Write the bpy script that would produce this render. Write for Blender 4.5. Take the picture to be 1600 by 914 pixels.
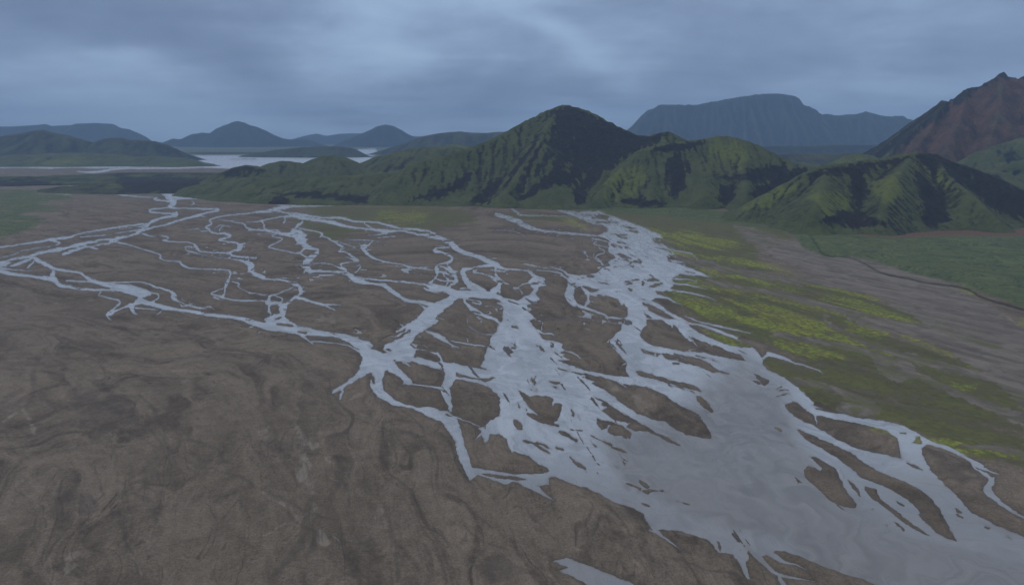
import bpy, math
import numpy as np

scene = bpy.context.scene
for o in list(bpy.data.objects):
    bpy.data.objects.remove(o, do_unlink=True)

# ------------------------------------------------------------------ camera
CAM_H = 150.0                     # the drone hovers 150 m above the plain
F_PX = 1067.0                     # focal length in pixels of the 1600 px wide photograph (24 mm)
V_HOR = 212.0
PITCH = math.atan((457.0 - V_HOR) / F_PX)
cam_d = bpy.data.cameras.new("camera")
cam = bpy.data.objects.new("camera", cam_d)
scene.collection.objects.link(cam)
cam_d.sensor_width = 36.0
cam_d.lens = 36.0 * F_PX / 1600.0
cam_d.clip_start = 1.0
cam_d.clip_end = 200000.0
cam.location = (0.0, 0.0, CAM_H)
cam.rotation_euler = (math.pi / 2 - PITCH, 0.0, 0.0)
scene.camera = cam

# ------------------------------------------------------------------ light
SUN_EL, SUN_AZ = math.radians(52), math.radians(-75)      # azimuth from +Y towards +X
sun_d = bpy.data.lights.new("sun", 'SUN')
sun_d.energy = 0.75
sun_d.angle = math.radians(14)
sun_d.color = (1.0, 0.93, 0.84)
sun = bpy.data.objects.new("sun", sun_d)
scene.collection.objects.link(sun)
sdir = (math.sin(SUN_AZ) * math.cos(SUN_EL), math.cos(SUN_AZ) * math.cos(SUN_EL), math.sin(SUN_EL))
from mathutils import Vector
sun.rotation_euler = Vector(sdir).to_track_quat('Z', 'Y').to_euler()

scene.view_settings.view_transform = 'Standard'
scene.view_settings.look = 'None'
scene.view_settings.gamma = 1.0
scene.view_settings.use_curve_mapping = False
scene.view_settings.exposure = 0.0
scene.render.engine = 'CYCLES'
scene.cycles.use_denoising = True
scene.cycles.max_bounces = 5
scene.cycles.volume_bounces = 0
scene.cycles.diffuse_bounces = 2
scene.cycles.glossy_bounces = 2


class NT:
    """small helper that wires shader nodes"""
    def __init__(self, tree):
        self.t = tree
        tree.nodes.clear()

    def n(self, kind, **props):
        nd = self.t.nodes.new(kind)
        ins = props.pop('ins', {})
        for k, v in props.items():
            setattr(nd, k, v)
        for k, v in ins.items():
            self.put(nd.inputs[k], v)
        return nd

    def put(self, sock, v):
        if isinstance(v, bpy.types.NodeSocket):
            self.t.links.new(v, sock)
        elif isinstance(v, (tuple, list)) and sock.type == 'RGBA' and len(v) == 3:
            sock.default_value = (*v, 1.0)
        else:
            sock.default_value = v

    def math(self, op, a, b=0.0, c=0.0, clamp=False):
        nd = self.t.nodes.new('ShaderNodeMath')
        nd.operation = op
        nd.use_clamp = clamp
        self.put(nd.inputs[0], a); self.put(nd.inputs[1], b); self.put(nd.inputs[2], c)
        return nd.outputs[0]

    def vmath(self, op, a, b=(0, 0, 0)):
        nd = self.t.nodes.new('ShaderNodeVectorMath')
        nd.operation = op
        self.put(nd.inputs[0], a)
        if op == 'SCALE':
            self.put(nd.inputs[3], b)
        else:
            self.put(nd.inputs[1], b)
        return nd.outputs[0]

    def noise(self, vec, scale, detail=4.0, rough=0.55, dist=0.0, color=False):
        nd = self.n('ShaderNodeTexNoise', ins={'Vector': vec, 'Scale': scale, 'Detail': detail, 'Roughness': rough, 'Distortion': dist})
        return nd.outputs['Color' if color else 'Fac']

    def ramp(self, x, lo, hi, a=0.0, b=1.0, smooth=True):
        nd = self.n('ShaderNodeMapRange', clamp=True, interpolation_type='SMOOTHSTEP' if smooth else 'LINEAR')
        self.put(nd.inputs[0], x)
        for i, v in enumerate((lo, hi, a, b)):
            self.put(nd.inputs[i + 1], v)
        return nd.outputs[0]

    def mix(self, f, a, b, blend='MIX'):
        nd = self.n('ShaderNodeMix', data_type='RGBA', blend_type=blend, clamp_factor=True)
        self.put(nd.inputs[0], f); self.put(nd.inputs[6], a); self.put(nd.inputs[7], b)
        return nd.outputs[2]


# ------------------------------------------------------------------ sky: Nishita behind a torn overcast
world = bpy.data.worlds.new("World")
scene.world = world
world.use_nodes = True
w = NT(world.node_tree)
sky = w.n('ShaderNodeTexSky', sky_type='NISHITA', sun_disc=False, sun_elevation=SUN_EL, sun_rotation=SUN_AZ, altitude=600.0)
gen = w.n('ShaderNodeTexCoord').outputs['Generated']
sep = w.n('ShaderNodeSeparateXYZ', ins={0: gen})
zc = w.math('MAXIMUM', sep.outputs[2], 0.0)
den = w.math('ADD', zc, 0.10)
cx = w.math('DIVIDE', sep.outputs[0], den)
cy = w.math('DIVIDE', sep.outputs[1], den)
cp = w.n('ShaderNodeCombineXYZ', ins={0: cx, 1: cy, 2: 0.0}).outputs[0]
warp = w.vmath('SCALE', w.vmath('SUBTRACT', w.noise(cp, 0.55, 4, 0.5, 0.0, True), (0.5, 0.5, 0.5)), 0.9)
cpw = w.vmath('ADD', cp, warp)
n_big = w.noise(cpw, 0.55, 6, 0.5)
n_med = w.noise(w.vmath('MULTIPLY', cpw, (0.8, 1.5, 1.0)), 1.3, 6, 0.55)
cloud = w.math('ADD', w.math('MULTIPLY', n_big, 0.62), w.math('MULTIPLY', n_med, 0.38))

# banks and gaps of the overcast: (azimuth deg, elevation deg, half width, half height, tilt deg, amount)
BANKS = SKY_BANKS = [
    (-33, 9.0, 12, 2.6, -6, -0.38), (-22, 5.6, 9, 1.3, -8, -0.24), (-33, 3.8, 9, 1.3, 0, 0.14),
    (-12, 8.0, 5.0, 3.0, 20, 0.30), (-10, 5.0, 4, 2.0, 0, 0.16), (-2, 11.5, 7, 2.5, -10, 0.22), (-4, 3.3, 11, 1.5, 3, -0.22),
    (6, 6.5, 5.5, 1.6, -38, 0.24), (10, 10.5, 6, 1.5, -20, -0.14), (20, 11.5, 12, 1.8, 0, 0.10),
    (24, 5.0, 16, 2.0, 4, -0.14), (16, 7.0, 8, 1.2, 4, -0.05), (-20, 1.6, 12, 0.9, 0, 0.10), (30, 2.4, 9, 1.3, 0, 0.10), (-26, 1.0, 12, 1.0, 0, 0.30), (5, 1.6, 10, 1.0, 0, 0.12), (27, 1.8, 9, 0.9, 0, 0.12),
]
az = w.math('MULTIPLY', w.math('ARCTAN2', sep.outputs[0], sep.outputs[1]), 57.2958)
el = w.math('MULTIPLY', w.math('ARCSINE', sep.outputs[2]), 57.2958)
wsep = w.n('ShaderNodeSeparateXYZ', ins={0: w.vmath('SUBTRACT', w.noise(w.vmath('MULTIPLY', gen, (1.0, 1.0, 2.6)), 3.2, 5, 0.55, 0.0, True), (0.5, 0.5, 0.5))})
azw = w.math('ADD', az, w.math('MULTIPLY', wsep.outputs[0], 16.0))
elw = w.math('ADD', el, w.math('MULTIPLY', wsep.outputs[1], 6.0))
lump = w.noise(w.vmath('MULTIPLY', gen, (1.0, 1.0, 2.0)), 7.0, 9, 0.62, 0.25)
tot = w.math('ADD', w.math('MULTIPLY', cloud, 0.85), w.math('MULTIPLY', w.math('SUBTRACT', lump, 0.36), 0.52))
for (a0, e0, aw, eh, tilt, amt) in BANKS:
    c_, s_ = math.cos(math.radians(tilt)), math.sin(math.radians(tilt))
    da = w.math('SUBTRACT', azw, a0); de = w.math('SUBTRACT', elw, e0)
    p = w.math('DIVIDE', w.math('ADD', w.math('MULTIPLY', da, c_), w.math('MULTIPLY', de, s_)), aw)
    q = w.math('DIVIDE', w.math('SUBTRACT', w.math('MULTIPLY', de, c_), w.math('MULTIPLY', da, s_)), eh)
    r2 = w.math('ADD', w.math('MULTIPLY', p, p), w.math('MULTIPLY', q, q))
    g = w.math('EXPONENT', w.math('MULTIPLY', r2, -1.0))
    tot = w.math('ADD', tot, w.math('MULTIPLY', g, amt))
cr = w.n('ShaderNodeValToRGB', ins={0: tot})
cr.color_ramp.interpolation = 'B_SPLINE'
els = cr.color_ramp.elements
els[0].position = 0.18; els[0].color = (0.140, 0.202, 0.342, 1)
els[1].position = 0.86; els[1].color = (0.390, 0.560, 0.780, 1)
e = els.new(0.42); e.color = (0.224, 0.311, 0.487, 1)
e = els.new(0.62); e.color = (0.314, 0.437, 0.655, 1)
# unseen sky above the view: brightened to lift water reflections, warmed overhead
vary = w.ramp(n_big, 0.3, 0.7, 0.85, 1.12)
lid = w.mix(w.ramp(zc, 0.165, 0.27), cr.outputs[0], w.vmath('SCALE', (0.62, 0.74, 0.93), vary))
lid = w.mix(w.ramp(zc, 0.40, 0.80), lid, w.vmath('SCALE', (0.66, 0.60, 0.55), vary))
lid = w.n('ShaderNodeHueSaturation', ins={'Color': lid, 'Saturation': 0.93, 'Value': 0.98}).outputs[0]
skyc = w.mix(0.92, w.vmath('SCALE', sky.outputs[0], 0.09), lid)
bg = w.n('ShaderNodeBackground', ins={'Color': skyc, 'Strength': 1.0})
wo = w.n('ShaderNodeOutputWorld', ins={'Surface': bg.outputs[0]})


# ------------------------------------------------------------------ geometry helpers
def flow(X, Y):
    """coordinates that run across and along the old currents of the plain"""
    m = np.clip((X + 330.0) / 480.0, 0, 1)
    m = m * m * (3 - 2 * m)
    acr, alr = X + 0.117 * Y, -Y + 0.117 * X
    acl, all_ = 0.58 * X + 0.814 * Y - 370.0, 0.814 * X - 0.58 * Y - 175.0
    ac, al = acl + (acr - acl) * m, all_ + (alr - all_) * m
    m2 = np.clip((X - 110.0) / 170.0, 0, 1)
    m2 = m2 * m2 * (3 - 2 * m2)
    return ac + (X + 0.47 * Y - 194.0 - ac) * m2, al + (-Y + 0.47 * X - 71.0 - al) * m2



def ray(u, v):
    """unit-depth direction (dy = 1) through a point of the photograph, used only to lay out the land"""
    a, b = np.asarray(u, float) - 800.0, 457.0 - np.asarray(v, float)
    dy = F_PX * math.cos(PITCH) + b * math.sin(PITCH)
    dz = -F_PX * math.sin(PITCH) + b * math.cos(PITCH)
    return a / dy, dz / dy


def ground_y(v):
    return -CAM_H / ray(800.0, v)[1]


def at(u, v, Y):
    rx, rz = ray(u, v)
    return (rx * Y, Y, CAM_H + rz * Y)


def to_uv(X, Y, Z):
    dz = Z - CAM_H
    dep = Y * math.cos(PITCH) - dz * math.sin(PITCH)
    upv = Y * math.sin(PITCH) + dz * math.cos(PITCH)
    dep = np.maximum(dep, 1.0)
    return 800.0 + F_PX * X / dep, 457.0 - F_PX * upv / dep


def _hash(ix, iy, seed):
    h = (ix.astype(np.int64) * 374761393 + iy.astype(np.int64) * 668265263 + seed * 974634777) & 0xFFFFFFFF
    h = ((h ^ (h >> 13)) * 1274126177) & 0xFFFFFFFF
    return (h ^ (h >> 16)) & 0xFFFFFFFF


def perlin(x, y, seed=0):
    ix, iy = np.floor(x), np.floor(y)
    fx, fy = x - ix, y - iy
    ux, uy = fx * fx * fx * (fx * (fx * 6 - 15) + 10), fy * fy * fy * (fy * (fy * 6 - 15) + 10)

    def g(dx, dy):
        a = _hash(ix + dx, iy + dy, seed) * (2 * math.pi / 4294967296.0)
        return np.cos(a) * (fx - dx) + np.sin(a) * (fy - dy)
    n0 = g(0, 0) * (1 - ux) + g(1, 0) * ux
    n1 = g(0, 1) * (1 - ux) + g(1, 1) * ux
    return (n0 * (1 - uy) + n1 * uy) * 1.5


def fbm(x, y, oct=5, gain=0.5, seed=0, ridged=False):
    t, a, s = 0.0, 1.0, 0.0
    for i in range(oct):
        p = perlin(x * 2 ** i + 17.3 * i, y * 2 ** i - 9.1 * i, seed + i)
        t = t + a * ((1 - 2 * np.abs(p)) if ridged else p)
        s += a
        a *= gain
    return t / s


def sstep(a, b, x):
    t = np.clip((x - a) / (b - a), 0, 1)
    return t * t * (3 - 2 * t)


def mesh_from_grid(name, P, keep, attrs, material):
    """P (rows, cols, 3) grid of points, keep (rows-1, cols-1) mask of quads"""
    R, C = P.shape[:2]
    idx = np.arange(R * C).reshape(R, C)
    q = np.stack([idx[:-1, :-1], idx[:-1, 1:], idx[1:, 1:], idx[1:, :-1]], -1)[keep]
    used = np.zeros(R * C, bool)
    used[q.ravel()] = True
    remap = np.cumsum(used) - 1
    q = remap[q]
    V = P.reshape(-1, 3)[used]
    me = bpy.data.meshes.new(name)
    me.vertices.add(len(V)); me.vertices.foreach_set('co', V.astype(np.float32).ravel())
    me.loops.add(q.size); me.loops.foreach_set('vertex_index', q.astype(np.int32).ravel())
    me.polygons.add(len(q))
    me.polygons.foreach_set('loop_start', (np.arange(len(q)) * 4).astype(np.int32))
    me.polygons.foreach_set('loop_total', np.full(len(q), 4, np.int32))
    me.update(calc_edges=True)
    me.polygons.foreach_set('use_smooth', np.ones(len(q), bool))
    for k, a in attrs.items():
        a = a.reshape(R * C, -1)[used].astype(np.float32)
        if a.shape[1] == 1:
            at_ = me.attributes.new(k, 'FLOAT', 'POINT'); at_.data.foreach_set('value', a.ravel())
        elif k == 'flow':
            at_ = me.attributes.new(k, 'FLOAT_VECTOR', 'POINT'); at_.data.foreach_set('vector', a.ravel())
        else:
            at_ = me.attributes.new(k, 'FLOAT_COLOR', 'POINT')
            full = np.ones((len(a), 4), np.float32); full[:, :a.shape[1]] = a
            at_.data.foreach_set('color', full.ravel())
    me.materials.append(material)
    ob = bpy.data.objects.new(name, me)
    scene.collection.objects.link(ob)
    return ob


def tag(o, label, cat, kind=None, group=None):
    o['label'] = label; o['category'] = cat
    if kind: o['kind'] = kind
    if group: o['group'] = group
    return o

# ------------------------------------------------------------------ the river network, surveyed on the plain
# tile op: points (x,y[,width]); s = channel, S = bar that cuts a channel, p = pool outline, P = island outline
TILES = {'A0': (0, 160), 'A1': (400, 160), 'C0': (0, 300), 'C1': (400, 300), 'C2': (800, 300), 'C3': (1200, 300),
         'D0': (0, 500), 'D1': (400, 500), 'D2': (800, 500), 'D3': (1200, 500),
         'E0': (0, 686), 'E1': (400, 686), 'E2': (800, 686), 'E3': (1200, 686)}
RIVER = """
G p: 289,248 300,243.6 385,243.2 420,245.5 470,246.5 500,246 545,246 562,243 560,234 586,233 592,240 576,246 600,252 560,266 500,266 420,266 370,264 330,262.5 308,262 296,260 313,257.5 302,252.5
A0 S: 1440,357,6 1600,355,8
A0 S: 1100,388,5 1230,388,8
A0 s: -300,395,8 0,398,8 230,401,10 330,408,10 450,402,12 600,405,16 740,405,12 850,412,10 1000,412,8 1150,410,8 1240,402,14 1320,398,20
A0 s: -300,408,4 0,408,5 120,406,5 330,412,8
A0 s: 480,432,4 560,438,10 640,432,12 720,418,10 850,410,8
A0 S: 810,406,6 860,406,6
A0 s: 70,470,5 150,467,8 230,465,6
A0 s: 150,485,6 190,492,6
A0 s: 390,505,5 430,516,14 560,520,12 660,515,5
A0 s: 415,555,8 500,545,20 600,530,24 640,545,26 760,552,8
A0 s: 430,520,8 500,545,10
A0 s: 500,562,5 620,565,8 720,570,8 780,582,8 890,592,5 960,592,4
A0 s: 250,558,4 340,568,5 450,578,3
A0 s: 720,545,6 850,545,8 980,552,8 1040,572,24
A0 s: 1000,560,10 1050,580,34 1110,595,20
A0 s: 1050,590,30 1085,615,30 1085,635,26 1060,655,14 1120,662,7 1200,664,7 1340,667,10 1362,675,12 1300,690,10 1240,706,16 1130,735,13 1050,760,10 950,785,10 880,803,14 830,830,10 740,852,8 690,865,10
A0 s: 980,596,10 966,608,10 1040,618,8 1080,622,10
A0 s: 1090,592,8 1170,590,14 1192,574,5
A0 s: 1100,600,12 1250,602,9 1400,606,9 1600,612,9
A0 s: 1200,618,4 1214,630,8 1190,642,4
A0 s: 1060,657,5 980,665,8 936,675,9 945,688,10 1000,691,8 1090,697,12
A0 s: 1105,688,14 1095,705,20 1020,722,12 960,742,16 920,768,14 880,802,16
A0 s: 1240,710,10 1290,716,4
A0 s: 940,755,7 800,772,9 600,803,8 480,825,8 440,842,12 330,858,20 200,877,9 0,905,10 -300,935,8
A0 s: 740,790,4 920,776,5
A0 s: 500,840,4 660,828,3
C0 s: 400,290,10 310,300,16
C0 s: 300,302,10 345,310,12 375,320,10 350,330,6
C0 s: 720,258,5 850,240,5 930,222,5
C0 s: 500,283,3 600,275,4 700,268,2
C0 s: 880,238,16 860,260,12 780,280,12 720,295,20 640,300,10 520,325,20 430,345,14 360,362,22 250,380,18 180,405,14 100,415,16 0,440,14 -300,480,12
C0 s: -300,470,3 0,412,3 80,395,4 120,375,4 200,355,4 310,342,5
C0 s: 700,315,16 600,335,10 500,352,14 440,375,14 400,388,18 388,394,6
C0 s: 560,345,8 605,355,8
C0 s: 700,302,20 800,330,7 900,360,7 980,383,8 1003,397,10 1000,415,8 1050,432,6 1120,435,10 1140,455,14 1180,475,8 1300,482,6 1415,488,8 1440,505,14 1430,540,14 1415,580,18 1405,620,10 1395,650,14
C0 s: 1395,655,12 1320,637,8 1350,618,6 1410,597,5
C0 s: 1330,640,8 1390,658,10 1460,675,8 1540,680,10 1600,678,8
C0 s: 1450,560,4 1490,570,10 1490,595,6 1540,622,6 1600,634,6
C0 s: 890,262,12 930,275,8 965,280,4
C0 s: 1000,270,4 1050,282,12 1045,295,8 1020,303,10 1080,310,8 1200,320,8 1222,335,12 1240,360,10 1270,375,8 1420,382,10 1460,400,10 1600,412,10
C0 s: 1200,343,5 1160,345,6 1165,365,7 1220,380,9 1260,392,4 1300,405,3
C0 s: 1240,355,4 1220,345,5 1195,350,4
C0 s: 1340,408,3 1440,420,6 1520,432,14 1565,455,44 1560,485,34 1600,515,26 1650,535,20
C0 s: 1420,388,12 1450,370,10 1500,355,22 1495,335,14 1530,322,8
C0 s: 1450,398,8 1430,416,6
C0 s: 1700,128,8 1600,130,8 1450,145,7 1350,160,8 1308,180,9 1325,195,10 1290,220,11 1310,238,8 1260,247,6 1250,236,4
C0 s: 1300,240,8 1340,257,10 1415,262,12 1435,280,13 1370,297,10 1400,307,10 1470,317,12 1505,340,18
C0 s: 1170,235,2 1240,232,4
C0 s: 1400,210,4 1380,225,6 1370,245,5
C0 s: 1340,232,3 1370,208,5 1420,215,5 1440,222,2
C0 s: 1360,172,3 1450,185,6 1520,200,8 1552,227,8 1600,238,2
C0 s: -300,470,30 -100,485,40 0,495,30 50,510,20 130,520,18 230,530,20 330,548,28 370,578,30 430,592,22 500,607,14 650,612,14 760,615,26 860,632,40 900,650,50
C0 s: -300,430,20 0,455,20 60,465,10 110,450,18 170,430,14 205,412,14 235,430,24 290,455,28 360,485,18 470,500,12 520,515,12 550,540,18 620,570,20 700,588,24 780,597,40 850,612,40 920,637,50
C0 s: 500,505,6 560,540,14 620,568,10
C0 s: 210,438,10 190,455,10 172,472,10
C0 s: -50,480,16 60,482,10 120,490,8 200,492,3
C0 s: 60,440,8 0,470,10
C0 s: 332,498,18 330,530,24 345,552,24
C0 s: 415,556,10 540,560,10 640,568,7 800,562,6 900,568,8 980,595,10 1060,620,14 1092,645,24 1085,665,34 1130,690,12 1170,705,8 1200,698,5
C0 s: 1100,675,12 1135,715,14
C0 s: 930,625,16 985,640,12 990,662,10 950,690,12
C0 s: 900,660,50 860,690,40 800,712,14 730,740,12 690,762,20 665,772,12 692,800,5
C0 s: 630,628,6 620,648,6 700,665,8 750,685,10 720,720,8 680,755,16
C0 s: 820,712,24 832,748,20 856,760,5
C0 s: 850,725,8 960,732,8 1100,730,16
C0 s: 850,690,20 920,695,24 1000,715,24 1120,735,20 1200,747,18 1300,768,20 1450,782,20 1550,802,26 1600,822,24 1650,835,26
C0 s: 1020,735,8 980,768,4
C0 s: 1170,707,8 1220,720,12 1290,729,4
C0 s: 1140,718,8 1210,700,5
C0 P: 890,660 925,645 960,655 950,675 915,680 895,672
C0 S: 420,575,4 480,570,8 600,590,8 700,602,3
C0 S: 870,710,4 930,715,6 
C1 s: -100,50,9 0,55,9 80,62,13 160,80,16 220,90,16 320,90,8 420,85,10 540,75,10 740,70,6 960,70,4 1200,78,4 1400,90,4 1600,98,3 1700,104,3
C1 s: 0,128,14 80,120,20 140,105,24 200,92,20
C1 s: -60,190,5 0,185,6 40,180,9 100,165,8 170,155,8 230,152,20 300,160,28
C1 s: 80,125,8 200,130,8 300,145,14 400,160,10 540,165,12 620,185,12 740,190,10 830,210,14 900,228,10 1000,235,12 1090,250,12 1130,275,16 1200,310,28 1235,335,34 1270,368,24 1350,392,26 1430,422,26 1500,455,28 1545,478,16 1600,483,10 1650,485,10
C1 s: 290,160,24 400,180,14 500,197,22 560,215,14 680,230,10 760,240,16 830,246,26 900,242,12 1000,262,12 1080,275,18 1150,292,18 1210,308,24
C1 s: 680,195,6 700,215,10 760,237,8
C1 s: 820,248,12 790,262,10 720,271,2
C1 s: 820,255,12 810,270,5
C1 s: 1020,262,8 1015,272,3
C1 s: 180,158,8 183,180,10 175,195,10
C1 s: 275,165,10 292,186,8 262,208,14 250,225,14
C1 s: -50,240,6 0,238,8 100,240,6 135,240,9 146,250,8 100,275,8 130,283,5 155,288,9 165,298,8 130,315,7 88,335,10 92,350,8 200,373,8 280,388,8 300,400,8
C1 s: 200,373,4 220,383,4
C1 s: 40,185,10 50,205,8 60,235,16 160,262,12 240,262,34 270,300,40
C1 p: 170,268 215,245 230,228 275,235 290,255 325,270 295,285 325,295 300,312 250,290
C1 S: 215,268,4 260,262,6
C1 s: 275,300,36 300,325,34 340,350,20 385,365,16 378,385,22 335,420,36 312,455,54 330,488,30 400,495,14 520,500,16 580,517,30 640,557,28 740,575,10 800,582,22 840,612,26 900,655,20 960,680,20 1040,690,24 1110,710,40
C1 s: 320,480,20 300,490,14 294,513,5
C1 s: 325,490,12 350,516,4
C1 s: 285,465,8 275,450,5
C1 s: 340,450,5 430,445,5 500,462,6 560,490,12
C1 s: 275,318,8 240,328,4
C1 s: 275,380,8 240,382,3
C1 s: 300,338,8 318,345,8 280,375,12 290,395,8 320,410,8
C1 s: 40,235,10 100,255,4 40,262,2
C1 s: 270,228,10 390,252,8 416,268,12 400,286,4
C1 s: 415,272,8 470,300,8 510,330,10 548,348,12 515,370,8 560,375,8 600,402,12 640,428,12 600,436,4 530,452,8 540,470,5 565,492,12
C1 s: 425,280,4 480,305,6 560,325,5 620,350,6
C1 s: 560,405,4 620,425,10
C1 s: 620,470,3 650,455,5 650,475,6 615,505,6
C1 s: 560,298,3 720,303,5 780,310,2
C1 s: 728,308,6 705,335,8 665,343,26 685,372,20 720,405,14 800,435,8 900,450,6 960,468,10 1040,478,8 1110,490,4
C1 s: 645,318,2 660,340,8
C1 s: 940,462,4 960,480,3
C1 s: 990,478,4 998,490,4
C1 s: 1205,348,8 1140,350,8 1115,372,14 1175,380,14 1225,412,14 1215,435,14 1140,455,12 1130,490,26 1130,520,14 1090,570,18
C1 s: 1160,375,6 1220,382,3
C1 s: 1190,442,10 1210,475,18 1240,520,26 1250,560,24 1215,585,16 1200,605,30
C1 s: 1140,455,8 1180,475,10 1215,500,12
C1 s: 1130,495,12 1190,510,12 1235,530,10
C1 s: 1120,545,10 1170,555,12 1240,560,10
C1 s: 1160,500,8 1200,550,10 1180,590,12
C1 s: 1230,495,14 1262,497,4
C1 s: 610,530,6 740,547,8 920,562,10 1060,578,14 1100,590,46 1190,612,36 1260,640,40 1400,640,44 1500,650,40 1560,690,36 1620,720,40
C1 s: 1050,600,10 1080,615,12 1152,638,4
C1 s: 1495,455,20 1380,470,14 1300,487,24 1300,530,30 1330,570,40 1370,600,44 1420,625,50
C1 s: 1440,460,8 1370,490,10 1365,505,8 1450,520,10 1500,550,24 1530,562,26 1510,600,36 1480,630,44
C1 s: 1500,475,14 1500,520,14 1540,560,14 1586,581,4
C1 s: 1510,610,14 1542,652,5
C1 s: 1280,605,14 1340,600,10
C1 S: 1380,610,6 1420,620,3
C1 S: 1310,598,4 1330,602,6
C1 S: 1350,590,4 1375,600,4
C1 S: 1330,545,3 1345,570,5
C1 s: 1250,648,46 1180,700,60 1110,740,80 1060,790,80 1000,840,64 960,900,50
C1 s: 1300,660,16 1310,690,14 1360,740,34 1420,770,22 1500,800,16 1535,840,20 1495,880,14
C1 s: 1310,668,4 1400,685,8 1400,702,8 1350,690,6
C1 s: 1320,790,3 1330,840,5 1410,885,4 1480,890,4
C1 s: 1420,710,3 1560,722,3
C1 s: 1400,795,10 1380,780,10
C1 S: 1350,745,3 1390,755,10 1400,762,3
C1 S: 1490,850,3 1520,870,8 1490,900,4
C1 s: 1560,690,30 1588,760,34 1600,830,50
C1 s: -40,488,16 0,512,16 40,540,12 160,550,10 230,570,18 270,590,22 280,622,20 258,652,18 200,690,16 170,720,40 170,760,40 185,800,26 255,842,14
C1 s: 260,583,6 150,630,6 80,655,14 88,690,16 78,740,12 90,770,12 60,800,20
C1 s: -60,676,4 0,680,5 90,685,12 160,690,16 158,662,8 110,645,5
C1 s: -40,632,3 0,635,4 60,645,7
C1 s: 70,690,30 150,700,20
C1 P: 95,705 135,698 142,740 120,755 95,750
C1 s: 290,620,6 318,622,2
C1 s: 250,655,20 330,680,14 400,700,16 440,712,12 502,744,4
C1 s: 440,702,8 530,708,3
C1 s: -60,800,26 0,822,36 100,850,36 250,852,30 350,870,26 500,890,20 640,912,20
C1 p: 60,800 100,765 160,755 175,800 220,830 260,860 100,860 40,830
C1 S: 110,800,3 140,790,8 160,785,3
C1 S: 140,825,4 200,830,12 225,835,6
C1 s: 1040,860,8 1100,882,16 1180,912,20
C1 s: 930,685,8 970,700,4
C1 s: 1020,705,5 1055,725,10
C2 p: 260,105 420,125 545,118 640,155 740,190 850,235 930,268 950,288 870,287 890,320 950,340 1000,375 1020,390 965,400 985,430 1060,450 1150,490 1240,532 1120,522 1050,515 1000,545 1015,575 990,600 940,625 900,620 905,655 860,680 820,690 830,760 845,830 800,870 795,915 610,915 640,870 690,840 725,790 720,720 700,690 685,710 665,668 640,665 540,645 490,650 480,620 430,595 400,600 380,640 400,690 450,715 440,712 385,700 345,670 330,640 350,590 350,560 340,540 400,520 520,510 560,480 620,460 600,440 650,400 600,370 610,330 600,300 540,270 600,240 540,215 450,180 350,140
C2 P: 540,140 610,150 600,175 500,165
C2 P: 470,205 560,205 600,225 560,250 500,262 440,240
C2 S: 400,130,3 460,145,8 520,150,4
C2 S: 470,175,3 560,190,10 640,190,3
C2 S: 560,125,3 600,140,6
C2 S: 600,180,3 660,195,6
C2 S: 690,210,3 740,225,9 780,225,2
C2 S: 730,240,4 780,253,13
C2 S: 620,262,3 690,270,6 720,268,2
C2 S: 650,275,3 720,290,8 
C2 S: 660,310,3 735,328,7
C2 S: 670,340,3 720,350,8
C2 S: 620,330,4 650,345,6
C2 S: 640,385,4 680,395,9 750,400,3
C2 S: 655,410,3 740,412,8
C2 S: 640,430,3 700,425,8 750,432,3
C2 S: 740,440,10 778,436,12
C2 S: 636,468,8 690,465,10 735,452,3
C2 S: 600,450,4 640,445,4
C2 S: 792,420,10 806,438,14
C2 S: 705,565,3 760,552,8 800,545,3
C2 S: 710,578,2 750,570,5
C2 S: 825,560,14 812,583,16
C2 S: 850,552,8 880,550,16 920,552,6
C2 S: 850,597,6 890,585,16 938,572,8
C2 S: 538,564,3 580,572,10 622,578,3
C2 P: 425,592 480,595 540,612 500,622 450,608
C2 S: 735,600,6 745,614,12
C2 S: 645,622,3 660,624,5
C2 S: 795,668,3 830,672,6 860,660,3
C2 S: 470,530,3 520,525,8
C2 S: 410,545,5 450,535,8
C2 P: 385,610 412,598 440,606 455,640 448,700 415,705 392,665
C2 S: 372,580,10 390,570,14
C2 s: 435,598,16 470,630,34 478,680,22 450,718,8
C2 s: 480,640,16 530,650,5
C2 s: 345,640,34 370,690,28 440,720,18 520,745,13 590,775,12 605,800,6 620,818,7 700,825,5
C2 s: 585,782,8 640,790,18 730,805,34
C2 s: -40,484,8 0,485,8 100,488,7 200,492,5 290,505,9 350,545,9 385,560,14
C2 s: 240,465,5 310,490,8 360,520,12 400,532,12
C2 s: 260,520,2 320,525,4
C2 p: -60,660 60,680 110,640 130,610 100,560 120,530 80,500 60,488 120,488 200,540 215,582 170,600 150,640 172,672 150,690 95,710 100,740 120,765 150,800 190,830 200,860 200,915 -80,915 -60,800
C2 p: -100,690 30,680 100,640 100,720 0,760
C2 s: 25,620,3 10,598,5
C2 s: 10,598,10 45,605,6 62,638,6
C2 s: 40,600,8 70,575,6 120,570,10
C2 S: 120,575,3 160,570,10
C2 s: -100,470,2 30,485,4 85,515,4
C2 s: 90,740,10 130,788,12 180,800,6 222,812,3
C2 s: 130,850,12 180,868,8 240,880,8 266,902,4
C2 S: 0,850,8 40,858,12
C2 s: 450,370,5 475,412,6
C2 s: 500,288,5 530,308,6 510,325,6 610,350,5
C2 s: 540,345,6 582,375,7 530,398,8 550,432,8 570,460,6
C2 s: 510,380,4 520,420,7 575,450,6
C2 s: 430,370,2 470,375,4
C2 s: 500,290,12 560,300,6 600,310,8
C2 s: -100,140,20 0,172,30 50,192,30 100,220,24 160,237,14 280,252,13 400,264,14 540,274,10 600,290,14
C2 s: 420,225,3 430,255,5
C2 s: -100,240,3 0,245,4 60,265,6 82,285,3
C2 s: 280,275,6 300,265,5
C2 s: 370,290,4 385,298,4
C2 s: 0,90,3 5,105,8 30,128,16 55,145,12 160,148,7 300,152,5 460,155,4
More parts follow.
